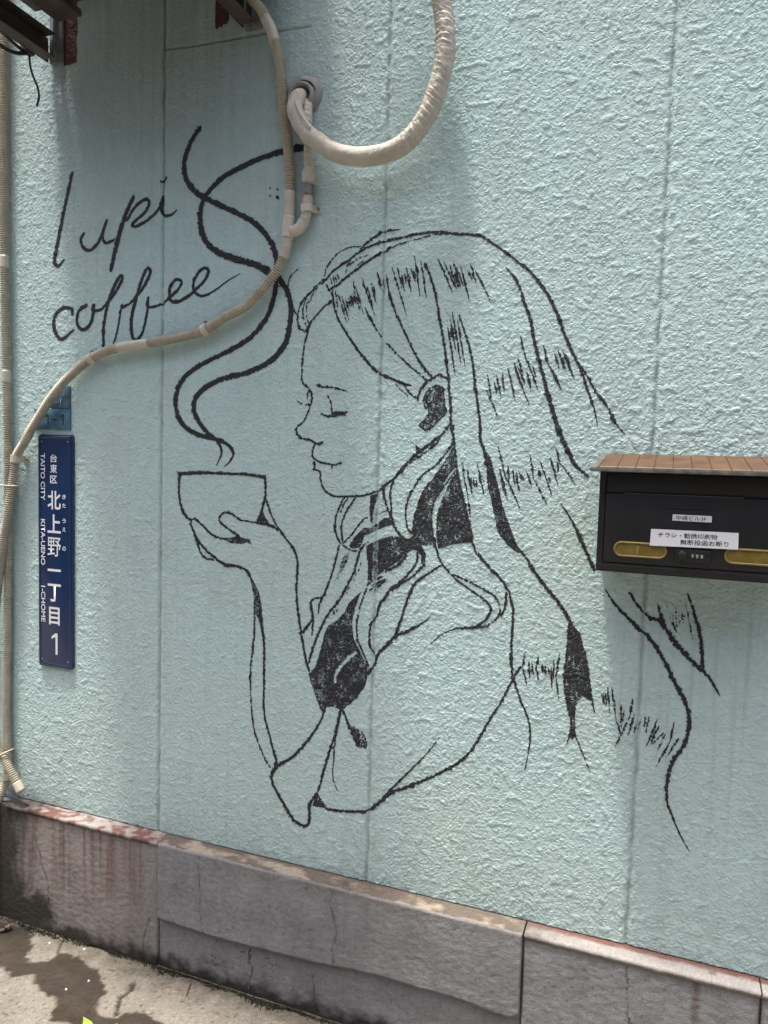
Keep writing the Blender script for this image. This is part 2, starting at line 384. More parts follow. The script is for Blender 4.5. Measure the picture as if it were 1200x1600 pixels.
def build_wall():
    X, Z = np.meshgrid(gx, gz)
    H = stucco(X, Z).astype(np.float64)
    dirt = np.zeros_like(X)  # share of grey in the colour: dirt, plus painted shade under the outdoor unit
    for i, sx in enumerate(SEAMS):
        wob = .0022 * pn(Z * 22, Z * 0 + i * 9.3, 41) + .001 * pn(Z * 90, Z * 0 + i, 42)
        dxs = np.abs(X - sx - wob)
        wd = .0043 + .0016 * pn(Z * 35, Z * 0 + 7 * i, 43)
        g = np.exp(-(dxs / wd) ** 2)
        H = H * (1 - .60 * np.exp(-(dxs / .006) ** 2)) - .0056 * g * (.70 + .30 * sm(-.3, .3, pn(Z * 28, Z * 0 + 3 * i, 57))) + .0011 * np.exp(-((dxs - .011) / .005) ** 2) * (.4 + pn(Z * 50, X * 30, 44))
        dirt += .48 * g * (.4 + .5 * sm(-.3, .4, pn(Z * 14, Z * 0 + 5 * i, 45)))
    # horizontal board joint under the outdoor unit, small knock marks
    cd = seg_dist(X, Z + .0012 * pn(X * 60, Z * 0, 46), [(-.602, 2.376), (-.524, 2.371), (-.352, 2.368), (-.2, 2.362)])
    g = np.exp(-(cd / .0026) ** 2); H -= .0028 * g; dirt += .5 * g
    sun_tint = np.zeros_like(X)
    # rain streaks and soot below the outdoor unit, with some of its shade painted in
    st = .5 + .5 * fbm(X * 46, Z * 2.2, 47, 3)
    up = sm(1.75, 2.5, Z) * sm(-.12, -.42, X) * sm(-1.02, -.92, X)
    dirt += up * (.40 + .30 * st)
    dirt += .10 * sm(.1, .6, fbm(X * 5, Z * 2.2, 48, 4))
    dirt += .35 * sm(.40, .345, Z + .018 * pn(X * 40, Z * 8, 49)) * sm(-.80, -1.05, X)
    dirt += .10 * sm(2.0, 2.4, Z) * sm(.2, .7, X)  # slightly greyer towards the upper right
    run = sm(.05, .5, fbm(X * 60, Z * 1.4, 53, 3))
    dirt += run * (.07 + .14 * sm(.47, .62, X) * sm(1.16, 1.0, Z) * sm(.55, .9, Z))       # faint rain runs, more below the mailbox
    dirt += .22 * sm(.56, .35, Z + .07 * fbm(X * 14, Z * 9, 54, 3)) * (.4 + .6 * sm(-.1, .4, fbm(X * 40, Z * 40, 55, 2)))  # splash-back above the base
    chip = sm(.70, .80, fbm(X * 55, Z * 55, 56, 2)); H -= .0005 * chip; dirt += .12 * chip
    hue = fbm(X * 3.1, Z * 3.1, 50, 3)
    col = WALLC * (1 + .05 * hue[..., None] + .045 * pn(X * 30, Z * 30, 51)[..., None])
    col = col * (1 + hue[..., None] * np.array([-.03, .0, .03]))
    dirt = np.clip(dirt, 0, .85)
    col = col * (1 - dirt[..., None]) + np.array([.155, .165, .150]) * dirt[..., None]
    # ragged lower edge of the coat
    Zb = Z.copy(); edge = np.abs(.0042 * fbm(gx * 60, gx * 0 + 2, 52, 3)) + .0012
    Zb[0] = Z0 + edge; Zb[1] = np.maximum(Zb[1], Zb[0] + .0012)
    H[0] -= .0015
    wall = thing('stucco_wall', (0, 0, Z0), 'pale aqua rough stucco building wall with vertical panel joints', 'wall')
    bounds = [0, 8, 278, 548, 818, NXG]
    for k in range(1, 5):
        a, b = bounds[k], bounds[k + 1]
        if k == 1: a = 0
        sl = slice(a, b + 1); n = b - a + 1
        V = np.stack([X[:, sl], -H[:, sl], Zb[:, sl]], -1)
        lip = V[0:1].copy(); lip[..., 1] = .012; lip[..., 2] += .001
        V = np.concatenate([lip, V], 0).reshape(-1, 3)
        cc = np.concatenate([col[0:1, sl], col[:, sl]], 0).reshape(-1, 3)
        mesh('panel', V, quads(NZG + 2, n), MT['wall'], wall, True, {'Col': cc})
    # plain panels that carry the wall on beyond the detailed ones
    xr = gx[-1]; zt = gz[-1]
    for x0, x1, z0, z1, nx_, nz_ in ((-1.9, gx[0], Z0, zt, 120, 400), (-4.4, -1.9, Z0, zt, 60, 60), (xr, 1.6, Z0, zt, 120, 400), (1.6, 4.4, Z0, zt, 60, 60), (-4.4, 4.4, zt, 5.2, 200, 60)):
        xs = np.linspace(x0, x1, nx_); zs = np.linspace(z0, z1, nz_)
        Xc, Zc = np.meshgrid(xs, zs)
        cc = WALLC * (1 + .06 * fbm(Xc * 3, Zc * 3, 50)[..., None])
        mesh('panel', np.stack([Xc, .0006 - .8 * stucco(Xc, Zc), Zc], -1).reshape(-1, 3), quads(nz_, nx_), MT['wall'], wall, True, {'Col': cc.reshape(-1, 3)})
    return wall, H
wall, WH = build_wall()

def wall_h(x, z):
    """height of the stucco mesh at x,z (same triangles as the mesh)"""
    u = (x - GX0) / ST; v = (z - Z0) / ST
    i = np.clip(np.floor(u).astype(int), 0, NXG - 1); j = np.clip(np.floor(v).astype(int), 0, NZG - 1)
    fu = u - i; fv = v - j
    a = WH[j, i]; b = WH[j, i + 1]; c = WH[j + 1, i + 1]; d = WH[j + 1, i]
    return np.where(fu >= fv, a + (b - a) * fu + (c - b) * fv, a + (c - d) * fu + (d - a) * fv)

# ------------------------------------------------------------------ foundation
def f_col(X, Z):
    grey = np.array([.205, .209, .212]); pink = np.array([.210, .178, .162])
    lw = sm(-.52, -.66, X + .02 * pn(Z * 20, X * 0, 61))
    lw = lw * (.75 + .25 * fbm(X * 9, Z * 9, 62))
    c = grey * (1 - lw[..., None]) + pink * lw[..., None]
    c = c * (1 + .24 * fbm(X * 11, Z * 11, 63, 4) + .09 * pn(X * 70, Z * 70, 64) + .12 * fbm(X * 40, Z * 12, 60, 2) - .35 * sm(.60, .70, pn(X * 100, Z * 100, 59)))[..., None]
    
    # rust runs from the ledge
    run = sm(-.05, .40, fbm(X * 48, Z * 1.6, 65, 2)) * sm(.03, .30, Z) * sm(-.56, -.66, X) * sm(-1.1, -1.0, X)
    run = run * (.55 + .45 * sm(-.2, .3, pn(X * 11, X * 0, 66)))
    c = c * (1 - .8 * run[..., None]) + np.array([.10, .045, .034]) * (.8 * run)[..., None]
    rb = sm(.012, .002, np.abs(X - .735 - .004 * pn(Z * 20, X * 0, 67))) + sm(.008, .002, np.abs(X - .852))
    rb = rb * sm(.0, .33, Z)
    c = c * (1 - .6 * rb[..., None]) + np.array([.085, .040, .028]) * (.6 * rb)[..., None]
    # black mould at the far left and along the foot
    md = sm(-.97, -1.09, X + .07 * fbm(X * 30, Z * 8, 68, 3)) * .93
    blob = sm(.03, -.02, seg_dist(X, Z, [(-1.12, .02), (-.98, .05)]) - .045 + .03 * fbm(X * 25, Z * 25, 69, 3))
    foot = sm(.062, .0, Z + .040 * fbm(X * 22, Z * 22, 70, 3)) * .9
    low = sm(.19, .02, Z + .03 * fbm(X * 8, Z * 8, 71)) * .10
    m = np.clip(np.maximum(np.maximum(md, blob * .95), foot) + low, 0, .96)
    c = c * (1 - m[..., None]) + np.array([.020, .018, .013]) * m[..., None]
    sp = sm(.55, .72, fbm(X * 38, Z * 26, 72, 3)) * .4
    c = c * (1 - sp[..., None])
    pale = sm(.5, .8, fbm(X * 30 + 5, Z * 9, 73, 2)) * .25 * sm(.22, .1, Z)
    c = c + pale[..., None] * np.array([.14, .14, .14])
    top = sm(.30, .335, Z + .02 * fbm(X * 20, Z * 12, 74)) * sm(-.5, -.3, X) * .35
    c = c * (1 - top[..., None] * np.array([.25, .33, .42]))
    return np.clip(c, .006, 1)

CRACKS = [[(-.985, .34), (-.99, .25), (-.975, .2), (-.95, .15), (-.945, .08)], [(-.445, .335), (-.44, .25), (-.436, .18), (-.43, .135)], [(-.075, .335), (-.07, .29), (-.052, .23), (-.065, .19), (-.06, .15)],
          [(-.30, .12), (-.293, .06), (-.30, .0)], [(-.12, .10), (-.118, .05), (-.11, .01)], [(.60, .335), (.605, .25), (.612, .2)], [(-.60, .13), (-.62, .06), (-.615, .0)]]
def f_y(X, Z, base, seed):
    y = base - .0011 * fbm(X / .018, Z / .014, seed, 3) - .0022 * fbm(X * 6, Z * 6, seed + 5, 2) - .0006 * pn(X / .006, Z / .006, seed + 9)
    d = np.full(X.shape, 9.)
    xj = X + .006 * pn(Z * 26, X * 0, seed + 3) + .003 * pn(Z * 90, X * 0, seed + 2)
    for c in CRACKS: d = np.minimum(d, seg_dist(xj, Z, c))
    ck = (1 - sm(.0, .0030, d)) * (.45 + .55 * sm(-.25, .3, pn(X * 40, Z * 40, seed + 4)))
    return y + .003 * ck, ck

def patch(name, parent, x0, x1, zlo, zhi, base, seed, st=.0034, back=.012):
    nx = int((x1 - x0) / st) + 1; xs = np.linspace(x0, x1, nx)
    lo = zlo(xs); hi = zhi(xs); nz = int((hi - lo).max() / st) + 1
    t = np.linspace(0, 1, nz)[:, None]
    Z = lo[None] + (hi - lo)[None] * t; X = np.broadcast_to(xs, Z.shape).copy()
    Y, ck = f_y(X, Z, base, seed)
    ed = np.minimum(np.minimum(X - x0, x1 - X), np.minimum(Z - lo[None], hi[None] - Z))
    Y = Y + .0016 * (1 - sm(0, .0036, ed + .0012 * pn(X * 80, Z * 80, seed + 7))) 
    col = f_col(X, Z) * (1 - .6 * ck[..., None])
    def pad(Aa): return np.pad(Aa, ((1, 1), (1, 1)) + ((0, 0),) * (Aa.ndim - 2), mode='edge')
    Xp, Zp, Yp, cp = pad(X), pad(Z), pad(Y), pad(col)
    for sl in ((0, slice(None)), (-1, slice(None)), (slice(None), 0), (slice(None), -1)): Yp[sl] += back
    return mesh(name, np.stack([Xp, Yp, Zp], -1).reshape(-1, 3), quads(nz + 2, nx + 2), MT['found'], parent, True, {'Col': cp.reshape(-1, 3)})

fnd = thing('concrete_foundation', (0, -.02, 0), 'cracked grey rendered foundation strip below the stucco, mouldy and rust-stained at left', 'foundation')
K = lambda v: (lambda x: np.full_like(x, v))
slab_lo = lambda x: np.interp(x, [-.572, -.385, -.237, -.096, .004, .069, .163, .254, .313, .36, .387], [.139, .133, .139, .143, .154, .158, .155, .157, .149, .146, .16]) + .003 * fbm(x * 30, x * 0, 80, 3)
tag(patch('render_block', fnd, -1.6, -.575, K(-.01), K(.343), -.041, 81), 'pinkish rust-streaked end of the foundation, black mould at its left')
tag(patch('render_slab', fnd, -.571, .384, slab_lo, K(.343), -.0490, 83), 'proud blue-grey render slab with a broken lower edge')
tag(patch('lower_course', fnd, -.573, .385, K(-.01), K(.30), -.0350, 85), 'recessed grey lower course under the broken slab')
tag(patch('render_block', fnd, .389, .850, K(-.01), K(.343), -.042, 87), 'grey render block right of the joint')
tag(patch('render_block', fnd, .854, 1.7, K(-.01), K(.343), -.042, 89), 'grey render block at the right end')
box('core', (-1.62, -.0335, -.02), (1.72, .05, .335), MT['mortar'], fnd, 0)
for x0, x1 in ((-6, -1.62), (1.72, 6)): box('render_block', (x0, -.041, -.02), (x1, .05, .343), MT['putty'], fnd, .003)

def ledge(x0, x1, seed):
    st = .0034; nx = int((x1 - x0) / st) + 1; xs = np.linspace(x0, x1, nx); ys = np.array([.02, .0, -.006, -.012, -.018, -.024, -.030, -.036, -.041, -.0455])
    X, Y = np.meshgrid(xs, ys)
    fr = sm(-.035, -.047, Y)
    Z = .3455 - .0016 * (-Y / .045) - .0012 * fr + .0009 * fbm(X * 60, Y * 60, seed, 3)
    Z = Z - .004 * fr * sm(.25, .5, fbm(X * 28, X * 0, seed + 2, 3))          # chipped nose
    Y = Y - .0022 * fr * fbm(X * 40, X * 0, seed + 3, 3)
    white = np.array([.34, .315, .295]); red = np.array([.165, .085, .070]); brown = np.array([.13, .105, .085]); tan = np.array([.30, .255, .20])
    w = fbm(X * 26, Y * 60, 91, 3); u = fbm(X * 9, Y * 20, 92, 3)
    pr = sm(-1.02, -.9, X) * sm(-.62, -.66, X)                                  # left: flaking white over red
    a_white = .85 * sm(-.20, .10, w + .18 * np.sin(X * 23 + 1.3))
    left = red + (white - red) * a_white[..., None]
    mid = brown + (tan - brown) * sm(-.15, .2, u + w * .5 - .3 * sm(-.02, -.0, Y))[..., None]
    right = white * (.80 + .25 * u[..., None]); rb = sm(-.016, -.010, Y + .004 * w)
    right = right + (red * .9 - right) * rb[..., None]
    tl = sm(-.60, -.56, X + .01 * w); tr = sm(.34, .46, X + .08 * w)
    c = left * (1 - tl[..., None]) + mid * tl[..., None]
    c = c * (1 - tr[..., None]) + right * tr[..., None]
    grm = sm(-.93, -1.02, X + .05 * w) + .6 * sm(.35, .6, fbm(X * 14, Y * 30, 93, 3))
    c = c * (1 - .75 * np.clip(grm, 0, 1)[..., None])
    c = c * (1 + .2 * pn(X * 200, Y * 200, 94))[..., None]
    V = np.stack([X, Y, Z], -1); nose = V[-1:].copy(); nose[..., 2] -= .010; nose[..., 1] += .001
    und = nose.copy(); und[..., 1] += .02
    V = np.concatenate([V, nose, und], 0); cc = np.concatenate([c, c[-1:] * .8, c[-1:] * .8], 0)
    return mesh('ledge_strip', V.reshape(-1, 3), quads(len(ys) + 2, nx, True), MT['found'], fnd, True, {'Col': np.clip(cc, .01, 1).reshape(-1, 3)})
for k, (a, b) in enumerate(((-1.10, -.5745), (-.5715, .3845), (.3885, .8505), (.8535, 1.7))): ledge(a, b, 95 + 4 * k)

# ------------------------------------------------------------------ painted mural and lettering: films of paint lying on the relief
STROKES = """l s 0 -1800,4208,131 -1855,4017,133 -1902,3840,141 -1920,3759,137 -1897,3730,111 -1855,3760,59
u s 0 -1721,3889,100 -1741,3855,112 -1716,3808,121 -1670,3801,120 -1619,3841,111 -1569,3943,97
u s 0 -1569,3943,97 -1596,3862,105 -1574,3829,105 -1524,3838,97
p s 0 -1399,4045,135 -1458,3938,163 -1507,3802,168 -1540,3686,149
p s 0 -1436,3936,106 -1382,4000,105 -1318,4029,104 -1297,4005,104 -1329,3961,104 -1393,3919,105 -1393,3899,105 -1328,3914,104 -1244,3967,103 -1213,4032,102
i s 0 -1213,4032,112 -1221,3969,112 -1202,3937,102 -1160,3938,82 -1131,3956,53
idot s 0 -1216,4105,131 -1195,4122,92
c s 0 -1797,3470,123 -1808,3498,123 -1867,3501,128 -1921,3457,136 -1921,3383,143 -1868,3337,125 -1791,3383,80
o s 0 -1704,3511,121 -1756,3478,122 -1764,3414,123 -1721,3381,122 -1669,3420,121 -1652,3509,121
o s 0 -1660,3509,100 -1658,3478,100 -1601,3484,99
f s 0 -1601,3484,99 -1522,3556,110 -1467,3633,119 -1479,3651,125 -1512,3609,125 -1556,3522,120 -1584,3408,115 -1589,3291,110
f s 0.1 -1521,3303,78 -1499,3360,84 -1478,3457,87 -1467,3505,87 -1461,3487,91 -1401,3515,96
ff s 0 -1401,3515,106 -1326,3590,110 -1289,3657,114 -1305,3680,114 -1337,3634,116 -1379,3523,123 -1406,3419,125 -1400,3339,120 -1372,3316,111 -1335,3354,100 -1308,3450,92 -1298,3532,86 -1309,3493,85 -1282,3482,85 -1218,3493,80 -1176,3517,74
e s 0 -1176,3517,103 -1114,3565,102 -1096,3603,102 -1136,3609,102 -1166,3564,103 -1161,3512,103 -1114,3501,102 -1042,3532,101
ee s 0.05 -1042,3532,101 -962,3595,100 -934,3644,103 -968,3658,109 -1013,3615,104 -1022,3556,98 -971,3522,91 -891,3549,65 -833,3584,45 -755,3620,33
steam_a s 0.05 -999,4341,164 -1047,4284,165 -1083,4200,169 -1082,4126,181 -1036,4054,178 -970,4007,166 -873,3957,163 -777,3912,162 -683,3861,171 -621,3804,175 -574,3741,174 -554,3681,167 -556,3629,157
steam_a s 0.03 -557,3596,157 -555,3544,157 -576,3452,158 -620,3375,159 -696,3304,161 -798,3252,155 -910,3207,148 -1016,3160,160 -1091,3098,172 -1124,3014,173 -1114,2936,173 -1071,2873,162 -995,2831,151 -904,2812,140 -847,2799,129 -798,2772,109 -777,2738,90 -796,2699,62 -827,2672,34
steam_b s 0.08 -399,4181,236 -421,4180,228 -479,4180,218 -553,4173,193 -643,4158,174 -750,4130,177 -859,4089,180 -938,4031,182 -978,3974,186 -989,3907,192 -976,3832,197 -934,3768,201 -853,3718,208 -742,3680,214 -648,3648,221 -579,3611,229
steam_b s 0.03 -556,3603,193 -525,3568,181 -490,3520,173 -470,3448,173 -472,3376,174 -489,3291,175 -533,3226,176 -608,3174,173 -716,3135,165 -843,3110,166 -940,3069,168 -998,3021,170 -1014,2965,164 -988,2902,152 -937,2846,139 -887,2812,123 -854,2771,100 -846,2736,69 -873,2676,34
paint_fleck s 0 -598,4012,53 -594,4010,53
paint_fleck s 0 -557,4002,45 -552,3999,45
paint_fleck s 0 -594,3976,49 -589,3974,49
paint_fleck s 0 -555,3966,102 -550,3963,102
hair s 0 -434,3623,31 -472,3591,45 -488,3543,55 -473,3475,57 -446,3421,54 -433,3405,49
headband s 0.1 -380,3320,66 -419,3344,67 -433,3383,67 -429,3428,67 -405,3472,66 -368,3507,66 -327,3546,65 -298,3566,65
headband s 0.2 -380,3320,57 -385,3351,57 -403,3396,58 -404,3442,57 -380,3493,57 -335,3528,57
headband s 0.3 -373,3365,52 -387,3411,52 -383,3456,52 -363,3477,52 -355,3499,52 -335,3524,52
headband s 0.1 -423,3345,58 -397,3329,58 -376,3343,57 -360,3372,57
headband s 0.15 -298,3563,48 -287,3614,54 -239,3673,56 -183,3702,51 -111,3704,38
headband s 0.2 -290,3562,91 -254,3600,83 -190,3637,85 -126,3676,91 -79,3698,97 -2,3717,102 83,3728,96 173,3739,95 255,3739,100 357,3721,105
headband s 0.15 -126,3679,80 -88,3716,92 -34,3748,95 5,3763,79 74,3764,32
headband s 0.3 15,3680,62 84,3703,61 174,3718,60 255,3732,59
headband s 0.15 -285,3540,73 -268,3513,83 -252,3523,90 -227,3537,90 -172,3577,91 -109,3617,95 -46,3652,88 15,3677,78
headband s 0.1 -306,3548,100 -290,3566,99
headband s 0.1 -188,3585,38 -181,3621,38 -165,3642,38
headband s 0.2 -173,3621,38 -126,3650,38 -78,3662,38
headband s 0.12 -265,3568,25 -262,3559,49 -259,3550,45 -256,3542,24
headband s 0.12 -253,3575,25 -249,3565,49 -246,3555,45 -242,3545,23
headband s 0.12 -241,3575,25 -238,3567,49 -235,3558,45 -232,3550,23
headband s 0.12 -229,3581,25 -226,3573,49 -223,3565,45 -220,3557,23
headband s 0.12 -133,3618,25 -122,3625,48 -111,3632,44 -101,3638,23
headband s 0.12 -93,3630,25 -82,3637,47 -72,3643,44 -62,3650,23
face s 0.1 -380,3313,75 -368,3358,75 -340,3394,74 -291,3440,74 -250,3468,73
face s 0.05 -376,3335,66 -394,3261,66 -401,3200,67 -403,3140,65 -400,3087,63 -378,3071,63 -356,3044,63 -347,3010,65 -359,2965,67
face s 0.02 -345,3010,63 -359,2965,61 -387,2904,58 -425,2873,67 -425,2846,75 -398,2819,71 -351,2812,67 -312,2794,67 -287,2802,66
face s 0.1 -369,3048,49 -371,3010,49 -365,2984,49
face s 0.1 -425,2997,42 -398,2984,49 -359,2978,56
face s 0.02 -329,2790,56 -339,2744,59 -319,2717,60 -272,2703,59 -222,2697,64 -193,2706,83
face s 0.4 -238,2697,49 -231,2676,31
face s 0.02 -327,2710,67 -328,2675,85
face s 0.05 -322,2671,63 -296,2661,63 -291,2615,64 -264,2570,66 -222,2549,68 -160,2550,69 -102,2553,68 -46,2564,69 2,2581,73 29,2604,80 79,2640,88 116,2685,97 176,2749,101 228,2790,95 265,2819,84 301,2845,69
eye s 0.3 -323,3074,75 -290,3064,92 -231,3061,83 -169,3043,65
eye s 0.05 -262,3021,41 -246,2980,57 -241,2942,66
eye s 0.05 -296,2938,49 -265,2926,66 -228,2931,92 -167,2946,65
eye s 0.05 -236,2939,135 -179,2939,117
hair s 0.08 -256,3523,65 -246,3457,70 -228,3397,73 -194,3336,73 -139,3261,78 -80,3190,86 -15,3130,96 49,3100,85 119,3074,73 150,3067,62
hair s 0.2 57,3093,49 105,3045,49 136,3023,49
hair s 0.08 119,3070,62 144,3031,62 183,3005,61
ear s 0.08 183,3005,78 193,3045,76 222,3080,74 255,3101,73 281,3115,71 299,3104,69 329,3097,68
hair s 0.08 -87,3427,33 -54,3368,74 -4,3290,46
hair s 0.08 28,3256,62 84,3204,62 155,3142,61 225,3091,61
hair s 0.08 20,3537,37 33,3479,62 63,3399,78 104,3319,71 144,3246,69 185,3174,85 247,3101,77
hair s 0.08 200,3604,60 225,3546,68 250,3468,74 272,3369,72 294,3270,72 312,3171,76 326,3072,76 338,2966,76
hair s 0.08 337,3015,76 343,2902,76 359,2827,76 375,2705,76 394,2615,76 422,2509,68 449,2419,60 462,2366,60 483,2322,60 531,2280,63 579,2234,67
blouse s 0.1 488,2326,68 535,2270,74 593,2218,75 627,2173,79 640,2134,86 654,2088,87 654,1991,82 654,1887,82 662,1791,83
blouse s 0.15 663,1775,75 623,1680,83 570,1582,84 532,1502,91 485,1419,94 421,1349,95 337,1288,103 217,1214,121 112,1155,132 23,1067,118 -14,1042,103
blouse s 0.05 663,1779,90 696,1836,74
hair s 0.15 667,1783,75 702,1691,74 737,1615,70 752,1537,57 747,1463,40 735,1379,28
blouse s 0.1 340,1462,30 282,1376,46 215,1296,60 146,1214,72 76,1131,83
ear f 0.62 264,3066 298,3055 307,3001 316,2945 288,2916 255,2880 225,2869 198,2890 231,2923 238,2951 218,2973 213,3009 234,3048
ear s 0.1 264,3066,60 298,3055,60 307,3001,60 316,2945,60 288,2916,61 255,2880,61 225,2869,61 198,2890,61 231,2923,61 238,2951,61 218,2973,61 213,3009,61 234,3048,61 264,3066,60
ear s 0.1 242,3044,93 225,3002,93 237,2966,93
hair s 0.1 301,2845,54 273,2801,54 214,2757,55 147,2711,56 109,2666,56
hair f 0.8 178,2807 199,2785 221,2782 191,2753 184,2749
hair s 0.08 337,2973,63 340,2909,63 323,2874,63 301,2845,64
hair s 0.08 355,2888,60 351,2810,60 319,2759,61 276,2708,61 217,2663,62 181,2610,62 152,2550,63 142,2491,63 152,2425,63 172,2397,63
hair s 0.08 79,2636,63 65,2584,72 71,2510,80 77,2451,84 102,2400,88 142,2365,92 190,2343,96
hair s 0.08 33,2605,64 34,2567,64 51,2509,64 73,2458,63
hair f 0.78 359,2782 369,2703 345,2674 309,2615 281,2563 268,2498 271,2410 285,2353 243,2343 189,2346 176,2397 186,2464 206,2538 234,2605 278,2657 320,2723
hair s 0.05 359,2789,60 320,2723,61 278,2657,61 234,2605,62 206,2538,62 186,2464,62 180,2397,63
hair f 0.85 370,2675 389,2668 407,2583 432,2499 453,2421 459,2371 378,2359 304,2332 291,2397 291,2484 311,2558 346,2638
hair s 0.05 385,2665,60 407,2583,60 432,2499,60 456,2414,60 459,2371,60
hair s 0.05 374,2689,60 324,2623,61 285,2564,61 268,2505,61 271,2425,62 285,2345,62
hair s 0.15 282,2382,78 311,2285,78 364,2224,73 415,2183,74 483,2144,76 533,2112,76 555,2078,75 536,2035,89 496,1999,92 431,1980,77 398,1976,53 331,1940,35 282,1892,26
hair s 0.2 363,2228,77 439,2197,76 523,2164,76 572,2136,75 594,2098,75 592,2057,75 561,2018,75 513,1996,76 448,1981,77
hair s 0.1 624,2157,90 618,2100,75 604,2059,90
hair s 0.1 402,2721,53 417,2638,50 436,2556,47 446,2488,44
hair s 0.1 427,2692,44 437,2632,44 454,2579,44
hair s 0.08 363,3370,43 388,3306,57 419,3216,70 437,3127,77 448,3052,80 462,2978,81 474,2903,78 480,2859,74
hair s 0.08 473,2903,74 479,2836,85 496,2784,100 514,2725,121
hair f 0.93 488,2806 524,2755 550,2681 571,2614 589,2540 623,2460 656,2379 687,2336 657,2342 611,2376 571,2426 553,2501 535,2575 517,2635 511,2709 497,2769
hair s 0.08 664,2357,66 687,2336,71 726,2287,75 754,2241,80
hair s 0.1 715,2293,88 754,2242,99 823,2164,102 874,2102,109 902,2055,131
hair f 0.86 887,2079 913,2048 946,2010 965,1938 981,1865 992,1791 1012,1694 1003,1726 962,1745 940,1700 938,1658 945,1566 931,1547 918,1562 919,1646 899,1720 887,1811 891,1912 899,1996
hair s 0.1 965,1938,71 981,1865,86 994,1783,71 1017,1682,41
hair s 0.15 897,2038,71 892,1912,81 887,1811,87 901,1711,87 920,1647,81 931,1555,72
hair s 0.3 918,1562,57 905,1504,27
hair s 0.4 941,1574,87 973,1503,64 1013,1417,30
hair s 0.1 563,3564,30 598,3526,62 629,3470,79 654,3397,91 678,3339,101 692,3267,101 713,3194,101 739,3108,100 764,3021,104 788,2964,115
hair s 0.08 763,3028,130 793,2935,142 817,2870,134 848,2806,122 886,2735,104 923,2700,79 945,2683,55
hair s 0.15 240,3733,99 334,3725,91 434,3710,88 495,3676,84 549,3637,79 610,3589,79 670,3539,90 723,3472,105 761,3414,108 792,3349,99 824,3270,98 862,3191,98 893,3134,93 924,3049,82 956,2964,61 973,2893,33
hair s 0.25 877,3162,98 922,3098,92 966,3027,90 1010,2971,92 1040,2912,85 1083,2860,39
hair s 0.05 838,2564,26 888,2491,56 917,2437,107 947,2375,92 987,2291,84
hair s 0.1 1039,2208,40 1076,2155,81 1124,2107,103 1180,2056,111 1227,2017,110 1267,1961,113 1307,1890,116 1340,1830,116 1372,1771,120 1390,1701,117 1389,1653,108 1374,1594,109 1334,1515,110 1320,1439,103 1324,1350,73 1354,1274,59 1387,1207,45 1419,1156,25
hair s 0.15 1135,2205,68 1168,2155,85 1215,2112,100 1252,2100,119 1284,2063,138 1323,2012,148 1377,1955,140 1429,1914,116 1467,1871,80 1497,1820,38
hair s 0.1 1245,2171,32 1259,2124,95 1275,2086,109
hair s 0.1 1356,2221,52 1380,2160,86 1406,2076,100 1421,1999,106 1429,1922,93
hatch1 s 0.45 1282,2162,21 1287,2146,47 1292,2129,43 1296,2112,19
hatch1 s 0.45 1296,2112,21 1306,2095,47 1315,2077,43 1324,2060,19
hatch1 s 0.45 1306,2129,20 1308,2114,47 1310,2098,43 1312,2082,19
hatch1 s 0.45 1315,2162,20 1318,2136,47 1320,2109,43 1323,2083,19
hatch1 s 0.45 1328,2131,20 1330,2118,47 1332,2105,43 1333,2092,19
hatch1 s 0.45 1338,2148,20 1341,2133,47 1344,2117,43 1347,2102,19
hatch1 s 0.45 1349,2137,20 1351,2128,47 1353,2119,43 1354,2110,19
hatch1 s 0.45 1350,2189,20 1355,2166,46 1360,2142,43 1365,2119,19
hatch1 s 0.45 1365,2119,20 1373,2088,46 1381,2055,43 1389,2023,19
hatch2 s 0.12 -239,3508,25 -234,3483,62 -229,3458,57 -225,3433,23
hatch2 s 0.12 -227,3503,25 -208,3454,62 -191,3403,57 -174,3354,23
hatch2 s 0.12 -206,3484,25 -192,3447,62 -179,3409,57 -166,3372,23
hatch2 s 0.12 -185,3468,25 -179,3451,62 -173,3433,57 -167,3416,23
hatch2 s 0.12 -169,3475,25 -166,3460,62 -163,3445,57 -160,3430,23
hatch2 s 0.12 -163,3482,25 -159,3466,61 -155,3450,57 -152,3434,23
hatch2 s 0.12 -157,3489,25 -152,3469,61 -148,3449,57 -143,3430,23
hatch2 s 0.12 -147,3547,25 -142,3515,61 -137,3483,56 -132,3451,23
hatch2 s 0.12 -149,3488,25 -144,3474,61 -140,3459,56 -136,3444,23
hatch2 s 0.12 -138,3524,25 -123,3483,61 -108,3440,56 -94,3398,23
hatch2 s 0.12 -133,3480,25 -125,3458,61 -118,3436,56 -111,3414,23
hatch2 s 0.12 -103,3562,25 -98,3544,61 -94,3525,56 -90,3507,23
hatch2 s 0.12 -99,3544,25 -84,3505,61 -69,3465,56 -55,3426,23
hatch2 s 0.12 -78,3521,25 -64,3477,61 -51,3432,56 -39,3389,23
hatch2 s 0.12 -59,3534,24 -50,3505,60 -41,3475,56 -32,3446,23
hatch2 s 0.12 -46,3519,24 -43,3507,60 -40,3495,56 -37,3483,23
hatch2 s 0.12 -29,3579,24 -18,3549,60 -8,3518,55 2,3488,23
hatch2 s 0.12 -24,3554,24 -19,3537,60 -15,3520,55 -11,3503,23
hatch2 s 0.12 -5,3560,24 -1,3543,60 2,3526,55 5,3509,23
hatch2 s 0.12 15,3566,24 18,3547,60 21,3527,55 24,3508,23
hatch3 s 0.12 41,3600,24 67,3528,59 93,3454,54 117,3382,22
hatch3 s 0.12 54,3564,24 64,3535,59 74,3505,55 83,3477,22
hatch3 s 0.12 68,3595,24 76,3565,59 83,3534,54 90,3505,22
hatch3 s 0.12 81,3555,24 90,3533,59 98,3511,54 106,3490,22
